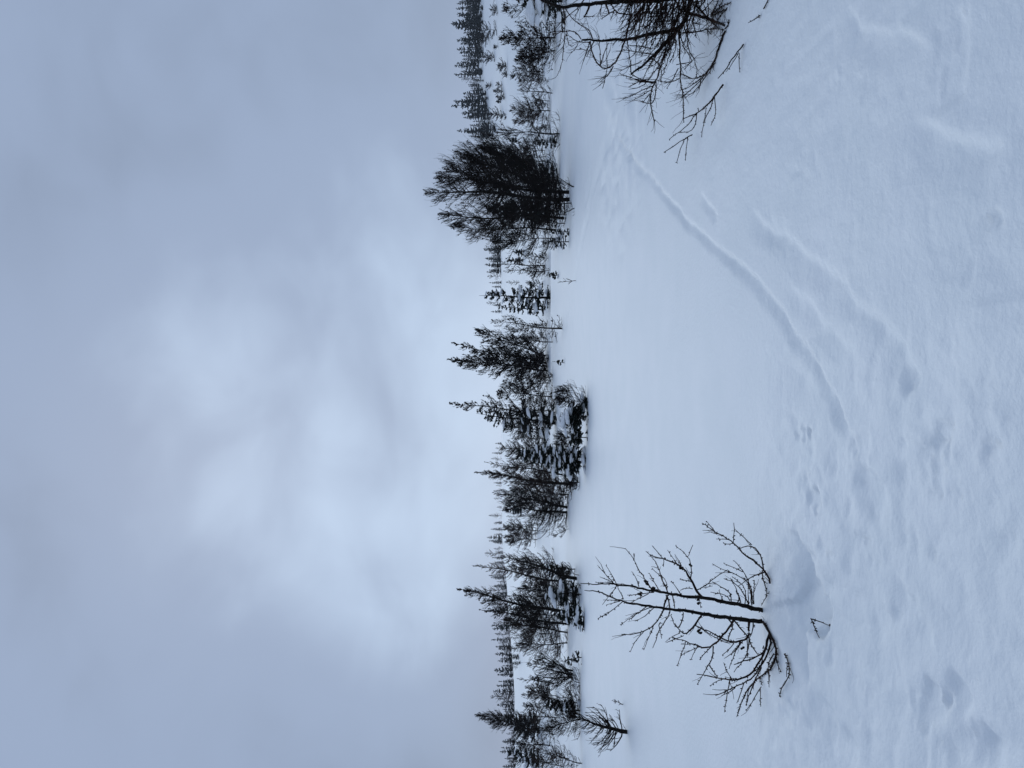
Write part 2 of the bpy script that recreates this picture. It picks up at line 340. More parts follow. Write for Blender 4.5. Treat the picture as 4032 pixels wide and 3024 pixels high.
def spruce(seed, H, R, lean=(0, 0), whorls=11, nper=7, dens=1.0, snow=.5, droop=-.15, thick=1.0, skirt=.06):
    r = random.Random(seed); B = {'trunk': Buf(), 'crown': Buf()}; caps = []
    n = 8; P = np.array([[H * .006 * math.sin(k * 1.3 + seed), H * .006 * math.cos(k * 1.7 + seed), -.25 if k == 0 else H * k / (n - 1)] for k in range(n)]); P = rot_lean(P, lean, H)
    B['trunk'].tubes(P, [H * .018 * (1 - k / (n - .7)) + .006 for k in range(n)], 6)
    br, brR, nd, ndR = [], [], [], []
    for wv in range(whorls):
        t = skirt + (1 - skirt) * ((wv + r.uniform(-.3, .3)) / whorls); t = min(max(t, skirt), .985)
        q = t * (n - 1); k = min(int(q), n - 2); p0 = P[k] * (1 - q + k) + P[k + 1] * (q - k)
        m_ = max(3, int(nper * (1 - .4 * t)))
        for i in range(m_):
            az = (i + r.random()) * 2 * math.pi / m_; L = R * ((1 - t) ** .8 * (.75 + .25 * min(1, t * 6)) + .07) * r.uniform(.55, 1.15)
            bp = crv(r, p0 + np.array([0, 0, r.uniform(-.5, .5) * H / whorls]), az, droop * (1 - t) * 1.6 + .5 * t + r.uniform(-.18, .18), L, 6, r.uniform(.05, .55), .14)
            br.append(bp); brR.append(np.linspace(.016, .007, 6) * thick)
            for j in range(max(3, int(dens * (4 + L * 11)))):
                s = r.uniform(.1, 1.0); q2 = s * 5; k2 = min(int(q2), 4); p1 = bp[k2] * (1 - q2 + k2) + bp[k2 + 1] * (q2 - k2)
                d = bp[k2 + 1] - bp[k2]; a1 = math.atan2(d[0], d[1]) + r.choice((-1, 1)) * r.uniform(.2, 1.2)
                L1 = (.10 + .30 * L * (1.1 - s)) * r.uniform(.6, 1.2)
                tp = crv(r, p1, a1, r.uniform(-.75, .15), L1, 4, .3, .2); rt = .017 * thick * r.uniform(.7, 1.35)
                nd.append(tp); ndR.append([rt * .7, rt, rt * .85, rt * .2])
            if r.random() < snow * 1.25 and L > .12:
                s = r.uniform(.4, .95); q2 = s * 5; k2 = min(int(q2), 4); pc = bp[k2] * (1 - q2 + k2) + bp[k2 + 1] * (q2 - k2)
                ww = min(.32, (.06 + .27 * L) * r.uniform(.5, 1.2)); caps.append((pc + np.array([0, 0, .04 + ww * .22]), (ww, ww * r.uniform(.7, 1.2), ww * r.uniform(.26, .46)), az))
    top = P[-1]
    nd.append(np.array([top, top + [0, 0, .02], top + [0, 0, .06], top + [0, 0, .12]])); ndR.append([.012, .01, .008, .003])
    B['crown'].tubes(br, brR, 4); B['crown'].tubes(nd, ndR, 4)
    return B, caps

import bmesh
CAPS = []
for i in range(5):
    bm = bmesh.new(); bmesh.ops.create_icosphere(bm, subdivisions=3, radius=1.0)
    for v in bm.verts:
        c = v.co; k = 1 + .55 * float(vnoise(c.x * 1.0 + c.z * .7, c.y + c.z * .4, .8, i * 7, 1)) + .3 * float(vnoise(c.x + 5, c.z + c.y, .4, i, 3))
        v.co = c * k
        if v.co.z < 0: v.co.z *= .45
    me = bpy.data.meshes.new('snow_clump'); bm.to_mesh(me); bm.free(); me.materials.append(MAT['snowcap'])
    me.polygons.foreach_set('use_smooth', np.ones(len(me.polygons), bool)); CAPS.append(me)
def add_caps(parent, caps, rr):
    for (p, s, az) in caps:
        o = link('snow_clump', rr.choice(CAPS), parent); o.location = p; o.scale = s; o.rotation_euler = (rr.uniform(-.25, .25), rr.uniform(-.25, .25), -az)
LOG = []
ORD = 'first second third fourth fifth sixth seventh eighth ninth tenth eleventh twelfth thirteenth fourteenth fifteenth sixteenth'.split()
def nth(i, n, phrase): return '%s from the picture top of the %s' % (ORD[i], phrase) if n <= 16 else 'one of the ' + phrase
def put(px, py, tx, ty, hw, dist=None):
    """ground spot, height, lean and half width in metres of a tree seen with base px,py and top tx,ty"""
    if dist is None:
        h = hit(px, py)
        if h is None: h = np.array([(1512 - py) / F * 250, 250, 0])
    else: h = np.array([(1512 - py) / F * dist, dist, 0])
    g = onground(h[0], h[1]); D = g[1]
    apx = HOR + (CAMH - g[2]) / D * F      # where that ground spot really shows
    H = (apx - tx) / F * D; lx = (py - ty) / F * D
    LOG.append((px, py, round(D, 1), round(H, 2), round(hw / F * D, 2), round(apx - px)))
    return g, H, lx, hw / F * D
def build_larch(name, label, px, py, tx, ty, hw, seed, dist=None, m='twig', group=None, cat='tree', caps=None, **kw):
    g, H, lx, R = put(px, py, tx, ty, hw * 1.28, dist)
    rr = random.Random(seed)
    kw.setdefault('thick', max(1.15, g[1] / 17.5) * (.85 if seed <= 110 else 1)); kw['nb'] = int(kw.get('nb', 55) * (1.5 if seed <= 110 else 1.9 if 161 <= seed <= 190 else 1.6))
    B = larch(seed, H, R, lean=(lx, rr.uniform(-.06, .06) * H), **kw)
    t = thing(name, label, cat, g, group)
    link('trunk', B['trunk'].mesh('trunk', MAT['bark'], True), t); link('crown', B['crown'].mesh('crown', MAT[m]), t)
    if B['cone'].n: link('cones', B['cone'].mesh('cones', MAT['cone']), t)['kind'] = 'stuff'
    if caps: add_caps(t, caps, rr)
    return t
def build_spruce(name, label, px, py, tx, ty, hw, seed, dist=None, group=None, cat='tree', big=(), **kw):
    g, H, lx, R = put(px, py, tx, ty, hw * 1.15, dist); rr = random.Random(seed)
    if 161 <= seed <= 210: kw['dens'] = kw.get('dens', 1) * 1.35; kw['nper'] = kw.get('nper', 7) + 2
    kw.setdefault('thick', max(1.0, g[1] / 25))
    B, caps = spruce(seed, H, R, lean=(lx, rr.uniform(-.05, .05) * H), **kw)
    t = thing(name, label, cat, g, group)
    link('trunk', B['trunk'].mesh('trunk', MAT['bark'], True), t); link('crown', B['crown'].mesh('crown', MAT['needle']), t)
    for (qx, qy, wx, wz) in big:          # large snow loads: photo centre and half sizes
        D = g[1] - R * .45; dd = ray(qx, qy); q = np.array([0, 0, CAMH]) + dd * (D / dd[1]) - g
        caps.append((q, (wx / F * D, wx / F * D * .8, wz / F * D), 0))
    add_caps(t, caps, rr)
    return t

# ------------------------------------------------------------------ trees of the middle ground (photo base, photo top, half width)
L_, S_ = build_larch, build_spruce
# the dense thicket
L_('larch_tree', 'tallest trunk of the dense black larch thicket, with the highest twig tips', 2243, 783, 1676, 745, 105, 101, t0=.06, nb=95, prof='oval', tw=1.35, stems=((0, 0, 0, 1), (.25, .3, .35, .93)), cones=.16, r0=.075, bend=.6, e_hi=1.0)
L_('larch_tree', 'larch with wide limbs fanning towards the picture top out of the thicket', 2205, 748, 1752, 655, 150, 102, t0=.06, nb=80, prof='oval', tw=1.3, stems=((0, .8, 0, 1), (.1, .9, .8, .86), (.2, 1.0, 1.2, .66)), cones=.18, r0=.07, side=1.2, e_hi=.9, bend=.5)
L_('larch_tree', 'thicket larch beside the tallest one, second trunk on its lower side in the picture', 2222, 859, 1727, 842, 88, 103, t0=.06, nb=100, prof='oval', tw=1.4, cones=.15, r0=.06, e_hi=1.0)
L_('larch_tree', 'larch closing the thicket on the side of the two small snowy spruces', 2190, 905, 1775, 890, 72, 104, t0=.06, nb=85, prof='oval', tw=1.3, cones=.15, r0=.05, e_hi=.9, stems=((0, 0, 0, 1), (-.3, .4, -.35, .6)))
S_('spruce_tree', 'dark spruce hidden in the core of the larch thicket', 2165, 830, 1900, 820, 75, 105, whorls=14, nper=12, dens=2.0, snow=.0)
S_('spruce_tree', 'snowy spruce peeping out under the fanning limbs of the thicket', 2176, 680, 2050, 712, 55, 106, whorls=8, snow=.55)
L_('larch_sapling', 'low bare sapling with curved limbs standing in front of the thicket', 2260, 739, 2200, 700, 40, 107, nb=9, prof='bush', tw=.7, e_lo=.3, e_hi=1, bend=.4, r0=.025)
L_('larch_sapling', 'bent leafless sapling at the foot of the tallest thicket trunk', 2262, 820, 2222, 840, 26, 108, nb=8, prof='bush', tw=.7, e_lo=.2, e_hi=1, r0=.02)
S_('spruce_sapling', 'small spruce half buried under a snow cap below the thicket', 2240, 952, 2148, 952, 26, 109, whorls=6, nper=5, dens=.8, snow=.55, cat='sapling')
S_('spruce_sapling', 'thin little spruce leaning beside the snow-capped small one', 2242, 912, 2160, 914, 14, 110, whorls=6, nper=4, dens=.6, snow=.15, cat='sapling')
S_('spruce_sapling', 'tiny lone spruce between the thicket and the snowy spruce', 2199, 1085, 2160, 1085, 14, 111, whorls=5, nper=5, dens=1.3, snow=.15, cat='sapling')
L_('larch_sapling', 'thin bare seedling sticking out of open snow near the tiny spruce', 2265, 1104, 2197, 1112, 22, 112, nb=9, prof='cone', tw=.25, e_lo=.6, e_hi=1, r0=.012, cat='sapling')
# right of the thicket (upper part of the photograph)
S_('spruce_tree', 'dark spruce with one huge snow clump at the top edge', 2228, 8, 2030, -6, 100, 121, whorls=10, nper=8, dens=1.3, snow=.25, big=((2095, 48, 42, 26), (2125, 22, 36, 20), (2118, 80, 24, 12)))
L_('larch_tree', 'twiggy larch rising behind the spruce with the huge snow clump', 2205, 20, 1990, 25, 80, 122, nb=40, prof='oval', tw=.9, cones=.2)
L_('larch_tree', 'bushy dark larch with snow caught in it near the top edge', 2188, 150, 1978, 156, 62, 123, nb=75, prof='bush', tw=1.2, stems=((0, 0, 0, 1), (-.5, .2, -.45, .72)), cones=.2, e_hi=.9)
L_('larch_tree', 'small brownish twin larch between bushy larch and thin upright larch', 2138, 314, 2048, 312, 44, 124, m='brown', nb=34, prof='oval', stems=((0, 0, 0, 1), (.7, .5, .9, .9)), tw=.8)
L_('larch_tree', 'thin upright larch with upswept twigs and curled tip', 2176, 367, 2036, 350, 42, 125, nb=26, prof='cone', tw=.7, e_lo=.3, e_hi=1)
L_('larch_tree', 'small larch just below the thin upright one in the picture', 2164, 397, 2066, 382, 30, 126, nb=20, prof='cone', tw=.7)
L_('larch_tree', 'brown haired larch with straight dark trunk at field edge', 2166, 437, 2012, 439, 55, 127, m='brown', nb=55, prof='oval', tw=1.1)
L_('larch_tree', 'pale brown slender larch behind the brown haired one', 2120, 470, 2020, 475, 30, 128, m='brown', nb=32, prof='oval', tw=.9)
L_('larch_tree', 'bare larch with broad basket of upcurved lower limbs', 2204, 525, 1967, 519, 70, 129, nb=44, prof='bush', tw=.9, e_lo=-.1, e_hi=.9, bend=1.0)
S_('spruce_sapling', 'small snowy spruce leaning on the basket-shaped larch', 2196, 561, 2104, 561, 28, 130, whorls=7, nper=6, snow=.4, cat='sapling')
L_('larch_tree', 'slim dark larch behind the small snowy spruce', 2100, 586, 1995, 592, 34, 131, nb=40, prof='oval', tw=1)
for i, (a, b, t_) in enumerate(((2152, 618, 2012), (2150, 634, 1998), (2150, 652, 2010))):
    L_('birch_tree', ('brown birch with fine twigs, topmost of three close stems', 'middle brown birch of three close stems beside the thicket', 'brown birch nearest the thicket, last of three close stems')[i], a, b, t_, b - 3, 34, 132 + i, m='brown', nb=46, prof='oval', tw=1.1, t0=.25, group='three brown birches')
# between thicket and the tall double larch
L_('larch_tree', 'thin larch with upswept twigs left of the two far small spruces', 2146, 1045, 1930, 1040, 34, 141, m='brown', nb=34, prof='column', tw=.8)
L_('larch_tree', 'bare thin larch beside the tiny lone spruce', 2146, 1068, 1982, 1064, 36, 142, nb=28, prof='cone', tw=.8, bend=.9)
L_('larch_sapling', 'little bare sapling on the field edge beside the far small spruces', 2142, 1013, 2112, 1010, 16, 143, nb=10, prof='bush', tw=.5, cat='sapling')
S_('spruce_tree', 'small dark spruce on the slope behind the field edge, nearest the thicket', 2062, 996, 2022, 993, 16, 144, whorls=6, nper=6, snow=.2)
S_('spruce_tree', 'spruce on the slope with a fuller crown, second from the thicket', 2060, 1026, 1996, 1026, 18, 145, whorls=8, nper=6, snow=.2)
S_('spruce_tree', 'tall snow-loaded spruce with ragged pointed top', 2166, 1174, 1892, 1163, 58, 146, whorls=12, nper=8, dens=1.0, snow=.42)
S_('spruce_tree', 'shaggy grey-green spruce behind the tall snow-loaded one', 2140, 1220, 1962, 1208, 34, 147, whorls=10, nper=7, dens=1.0, snow=.2)
L_('larch_tree', 'sparse bare larch with long arching limbs standing alone in front', 2214, 1296, 1925, 1263, 62, 148, nb=30, prof='cone', tw=.75, e_lo=-.35, e_hi=.8, bend=1.0, cones=.25)
L_('larch_tree', 'pale thin larch behind the sparse arching one', 2120, 1290, 1990, 1300, 30, 149, m='brown', nb=30, prof='oval', tw=.8)
L_('larch_tree', 'little brown larch on the edge between two larger larches', 2140, 1345, 2040, 1330, 30, 150, m='brown', nb=30, prof='oval', tw=.8)
# tall double larch
L_('larch_tree', 'tall dense larch with strong trunk and cone-dotted forked tip', 2156, 1457, 1762, 1412, 82, 151, nb=95, prof='cone', tw=1.25, stems=((0, 0, 0, 1), (.25, .2, .1, .62)), cones=.14, r0=.075, e_lo=.05, e_hi=1.0, bend=.7)
L_('larch_tree', 'larch limb stem spreading away from the tall dense larch', 2150, 1430, 1780, 1352, 70, 152, nb=70, prof='cone', tw=1.1, cones=.16, e_lo=.1, e_hi=1, bend=.6)
L_('larch_tree', 'shorter slanting larch on the flank of the tall dense one', 2148, 1405, 1868, 1292, 58, 153, nb=60, prof='oval', tw=1.1, cones=.2, e_lo=.2, e_hi=.9)
L_('larch_shrub', 'low bare scrub at the foot of the tall dense larch', 2172, 1480, 2090, 1520, 48, 154, nb=30, prof='bush', tw=1, e_lo=0, cat='shrub')
S_('spruce_sapling', 'tiny spruce seedling in front of the tall dense larch', 2222, 1428, 2184, 1424, 12, 155, whorls=4, nper=4, dens=.7, snow=.0, cat='sapling')
# larch with spruce mixed in
L_('larch_tree', 'larch with bare spindly tip growing through a dark spruce', 2190, 1643, 1773, 1584, 75, 161, nb=62, prof='cone', tw=.95, cones=.3, r0=.065, e_lo=.0, e_hi=.85)
S_('spruce_tree', 'ragged dark spruce wrapped round the larch with spindly tip', 2188, 1668, 1884, 1630, 95, 162, whorls=11, nper=6, dens=.9, snow=.22, droop=-.3)
L_('larch_tree', 'small larch filling the gap beside the ragged dark spruce', 2175, 1560, 1960, 1545, 55, 163, nb=50, prof='oval', tw=1.0, cones=.2)
S_('spruce_shrub', 'low black spruce bush pressed down by snow at field edge', 2312, 1640, 2218, 1640, 86, 164, whorls=5, nper=9, dens=1.2, snow=.3, droop=.1, big=((2222, 1650, 34, 12), (2228, 1700, 22, 9)), cat='shrub')
L_('larch_shrub', 'tangled bare branches sticking out above the black spruce bush', 2314, 1590, 2200, 1560, 70, 165, nb=26, prof='bush', tw=.9, e_lo=.1, e_hi=.9, cat='shrub')
S_('spruce_shrub', 'dark low bush joining the black spruce bush on its lower side', 2310, 1722, 2238, 1722, 52, 166, whorls=4, nper=7, dens=1.1, snow=.1, droop=.1, cat='shrub')
S_('spruce_tree', 'dark green spruce with snow lying in layers on every tier', 2304, 1822, 2036, 1780, 66, 167, whorls=13, nper=9, dens=1.25, snow=.62)
L_('larch_tree', 'thin larch tops showing behind the layered snowy spruce', 2150, 1770, 1968, 1762, 44, 168, m='brown', nb=50, prof='oval', tw=.9, stems=((0, 0, 0, 1), (-.8, .5, -.8, .96), (.9, .4, .9, .93)))
L_('larch_tree', 'brown-hearted tall larch beside the layered snowy spruce', 2256, 1912, 1870, 1858, 62, 169, m='brown', nb=95, prof='cone', tw=1.25, r0=.06, e_lo=.1, e_hi=1)
L_('larch_tree', 'grey thin larch between layered spruce and brown-hearted larch', 2215, 1868, 1908, 1822, 44, 170, m='brown', nb=55, prof='cone', tw=1.0)
L_('larch_tree', 'twin-stemmed bare larch with long arching limbs over the snow', 2234, 1998, 1982, 1945, 88, 171, nb=50, prof='bush', tw=.95, stems=((0, 0, 0, 1), (-.25, .1, -.22, .93)), e_lo=-.1, e_hi=.8, bend=.9, r0=.055)
L_('larch_tree', 'bushy larch filling between the twin-stemmed and brown-hearted larches', 2240, 1950, 2010, 1920, 55, 172, nb=60, prof='oval', tw=1.0)
L_('larch_shrub', 'bare low shrub at the far end of the arching limbs', 2242, 2080, 2180, 2110, 30, 173, nb=14, prof='bush', tw=.7, e_lo=.2, cat='shrub')
S_('spruce_tree', 'small snowy spruce behind the twin-stemmed larch', 2032, 2010, 1978, 2008, 22, 174, whorls=7, nper=6, snow=.4, dist=110)
L_('larch_tree', 'brown feathery larch behind arching limbs', 2113, 2091, 1982, 2068, 36, 175, m='brown', nb=50, prof='oval', tw=1.0, dist=62)
L_('larch_tree', 'brown feathery larch standing nearest the open gap', 2098, 2125, 1985, 2118, 34, 176, m='brown', nb=46, prof='oval', tw=1.0, dist=66)
# cluster behind the near sapling
L_('larch_tree', 'strongly leaning bare larch rising from the bush behind the sapling', 2271, 2281, 1975, 2185, 55, 181, nb=45, prof='oval', tw=.9, r0=.06, e_lo=.1)
L_('larch_tree', 'slender larch with fine pointed tip behind the leaning one', 2200, 2290, 1857, 2222, 46, 182, nb=70, prof='cone', tw=1.0, m='brown', t0=.12)
L_('larch_tree', 'big leaning larch with the highest tip near the sapling', 2236, 2418, 1806, 2318, 82, 183, nb=85, prof='cone', tw=1.15, r0=.065, cones=.14, e_lo=.1, e_hi=.95, t0=.1)
L_('larch_tree', 'shorter larch on the lower side of the big leaning larch', 2240, 2462, 1890, 2398, 58, 184, nb=60, prof='cone', tw=1.1, cones=.12)
L_('larch_tree', 'brownish larch at the lower end of the sapling cluster', 2236, 2492, 1985, 2450, 58, 185, m='brown', nb=60, prof='oval', tw=1.0, stems=((0, 0, 0, 1), (-.5, .3, -.45, .8)))
L_('larch_tree', 'dark stem with short twigs in the middle of the sapling cluster', 2262, 2350, 2040, 2312, 50, 186, nb=60, prof='oval', tw=1.0)
S_('spruce_shrub', 'spruce bush carrying a broad snow cushion behind the sapling', 2280, 2345, 2150, 2335, 62, 187, whorls=6, nper=8, dens=1.1, snow=.4, droop=.0, big=((2172, 2340, 28, 12), (2185, 2375, 18, 9)), cat='shrub')
S_('spruce_tree', 'low dark spruce with snow pads at the lower cluster end', 2300, 2428, 2192, 2424, 44, 188, whorls=7, nper=7, dens=1.2, snow=.4)
S_('spruce_tree', 'spruce boughs showing between leaning larch and snow cushion', 2240, 2262, 2120, 2232, 36, 189, whorls=7, nper=6, dens=1.0, snow=.1)
L_('larch_shrub', 'thin bare branches spreading in front of the leaning larch', 2280, 2270, 2170, 2215, 40, 190, nb=16, prof='bush', tw=.8, e_lo=.3, cat='shrub')
L_('larch_tree', 'small bare larch beyond the lower cluster end', 2126, 2520, 2060, 2500, 36, 191, nb=26, prof='oval', tw=.7, dist=70)
# left part (bottom of the photograph)
S_('spruce_sapling', 'skeletal little spruce on its own at the field edge', 2290, 2587, 2218, 2603, 30, 201, whorls=5, nper=4, dens=.45, snow=.0, cat='sapling', droop=.15)
L_('larch_shrub', 'many-stemmed upright bare shrub at the field edge', 2256, 2660, 2108, 2626, 56, 202, nb=14, prof='oval', tw=.7, stems=((0, 0, 0, 1), (.1, .1, .25, .95), (-.1, .1, -.3, .9), (.05, -.1, .5, .85), (-.05, 0, -.6, .8)), e_lo=.5, e_hi=1.1, cat='shrub', r0=.03)
L_('larch_tree', 'bushy larch thicket before the leaning foreground larch', 2285, 2772, 2140, 2745, 58, 203, nb=70, prof='bush', tw=1.0, stems=((0, 0, 0, 1), (-.5, .1, -.4, .85), (.5, .2, .5, .8)), e_lo=.1)
S_('spruce_tree', 'narrow tilted spruce among the bushy larch thicket', 2284, 2800, 2140, 2768, 34, 204, whorls=8, nper=6, dens=.9, snow=.25)
L_('larch_tree', 'brown round-headed larch behind the bushy thicket', 2190, 2740, 2080, 2725, 40, 205, m='brown', nb=50, prof='oval', tw=1.0, t0=.2)
L_('larch_sapling', 'leaning bare young larch in front with a fan of limbs', 2472, 2890, 2255, 2815, 80, 206, nb=34, prof='bush', tw=.9, e_lo=.15, e_hi=.9, bend=.6, r0=.035)
L_('larch_sapling', 'two thin twigs poking from open snow above the leaning young larch', 2455, 2775, 2412, 2755, 22, 207, nb=5, prof='bush', tw=.3, e_lo=.5, r0=.008, cat='sapling')
L_('larch_tree', 'tall cone-shaped larch with dark spruce foot near the bottom edge', 2112, 2880, 1873, 2810, 66, 208, nb=110, prof='cone', tw=1.2, dist=62, e_lo=.15, e_hi=.9)
S_('spruce_tree', 'dark spruce filling the foot of the tall cone-shaped larch', 2112, 2868, 1985, 2840, 60, 209, whorls=8, nper=8, snow=.3, dist=64)
S_('spruce_tree', 'blunt-topped spruce at the bottom edge of the picture', 2110, 2995, 1990, 2957, 46, 210, whorls=9, nper=8, dens=1.1, snow=.3, dist=66)
for i, (a, b, tx, ty) in enumerate(((2292, 3008, 2120, 2960), (2240, 2990, 2100, 2940), (2215, 3020, 2090, 2985))):
    L_('larch_tree', ('slanting larch stem nearest the camera at the bottom edge', 'slanting larch behind the nearest bottom edge stem', 'last slanting larch, cut by the bottom edge')[i], a, b, tx, ty, 40, 211 + i, nb=36, prof='oval', tw=.9, m='brown')
L_('larch_tree', 'small dark larch on the slope behind the leaning young larch', 2192, 2895, 2100, 2862, 36, 214, nb=30, prof='bush', tw=.9)
L_('larch_tree', 'wispy larch with drooping limbs behind the bushy thicket', 2128, 2805, 2062, 2770, 30, 215, nb=26, prof='oval', tw=.8, dist=58)
S_('spruce_sapling', 'small snow-dusted spruce behind the many-stemmed shrub', 2136, 2676, 2092, 2668, 16, 216, whorls=5, nper=5, snow=.3, dist=60, cat='sapling')
# slope behind the field at the top of the photograph
k = 0
for (a, b, h, wd, what) in ((1958, 42, 24, 22, 'tiny bare bush on the upper slope near the top edge'), (1955, 118, 72, 34, 'dark larch below the ridge wood, near the top edge'), (1926, 150, 48, 26, 'larch standing tight against the ridge wood'),
                            (1947, 228, 44, 24, 'round dark larch on the ridge slope, above the open snow'), (1998, 262, 34, 24, 'broom-shaped bush alone on the open slope'), (2002, 292, 24, 14, 'small forked bush beside the broom-shaped one'),
                            (1962, 186, 18, 10, 'tiny spindly bush between two slope larches'), (1978, 335, 24, 12, 'thin bush, first of three in a row on the slope'), (1980, 358, 38, 14, 'thin upright larch, middle of three on the slope'),
                            (1990, 382, 36, 14, 'bare slender larch, last of three on the slope'), (1977, 452, 50, 30, 'round dense larch on slope above the basket-shaped larch'), (2056, 296, 46, 20, 'grey little larch behind the brownish twin larch'),
                            (1950, 510, 60, 26, 'dark larch joining the ridge wood above the slope'), (1938, 340, 24, 14, 'small faint bush just under the ridge wood'), (1995, 458, 20, 14, 'tiny bush below the round dense slope larch')):
    L_('larch_tree' if h > 30 else 'larch_shrub', what, a, b, a - h, b - 2, wd, 230 + k, nb=30 if h > 30 else 16, prof='oval', tw=.7, cat='tree' if h > 30 else 'shrub'); k += 1
S_('spruce_sapling', 'tiny lone spruce on the slope near the three thin larches', 1971, 399, 1951, 399, 9, 260, whorls=5, nper=5, snow=.0, cat='sapling')
S_('spruce_tree', 'small dark spruce on the slope behind the slim dark larch', 2040, 553, 2004, 553, 14, 261, whorls=6, nper=6, snow=.2)

# bare larches that fill the line behind the field edge
rr = random.Random(55)
FILL = (('bare larches between thicket and snow-loaded spruce', 'fill larches beside the thicket', 960, 1180, 5), ('bare larches behind the tall dense larch', 'fill larches behind the tall larch', 1280, 1560, 9),
        ('bare larches behind the layered snowy spruce', 'fill larches behind the layered spruce', 1560, 2010, 13), ('bare larches behind the sapling cluster', 'fill larches behind the sapling cluster', 2190, 2510, 13),
        ('bare larches beside the many-stemmed shrub', 'fill larches beside the shrub', 2620, 3010, 10), ('bare larches between ridge slope and field', 'fill larches near the top edge', 40, 640, 9))
for fi, (lab, grp, a, b, n) in enumerate(FILL):
    for i in range(n):
        py = a + (b - a) * (i + rr.random()) / n; px = rr.uniform(2135, 2200); h = rr.uniform(70, 190) if a > 1200 else rr.uniform(50, 120)
        L_('larch_tree', nth(i, n, lab), px, py, px - h, py - h * rr.uniform(-.02, .16), h * rr.uniform(.22, .34), 400 + fi * 40 + i, m=rr.choice(('twig', 'brown', 'twig')), group=grp, nb=30, prof=rr.choice(('oval', 'cone', 'bush')), tw=.9, e_lo=.0, bend=.7)
for i in range(14):
    py = (1540 + 45 * i) if i < 9 else 2240 + 50 * (i - 9); px = rr.uniform(2235, 2295)
    L_('larch_shrub', nth(i, 14, 'low scrub bushes along the field edge'), px, py, px - rr.uniform(35, 75), py - rr.uniform(-10, 20), rr.uniform(24, 44), 700 + i, group='scrub along the field edge', cat='shrub', nb=34, prof='bush', tw=1.1, e_lo=.05, bend=.8, r0=.02)
for i, (px, py) in enumerate(((2250, 800), (2236, 760), (2232, 845), (2225, 880), (2215, 720))):
    L_('larch_shrub', ('low scrub at the foot of the tallest thicket trunk', 'low scrub above the tallest thicket trunk', 'low scrub by the second thicket trunk', 'low scrub under the lower thicket side', 'low scrub under the fanning thicket limbs')[i], px, py, px - rr.uniform(50, 95), py - rr.uniform(-15, 15), rr.uniform(30, 48), 730 + i, group='scrub under the thicket', cat='shrub', nb=20, prof='bush', tw=.9, e_lo=.0, bend=.9, r0=.02)

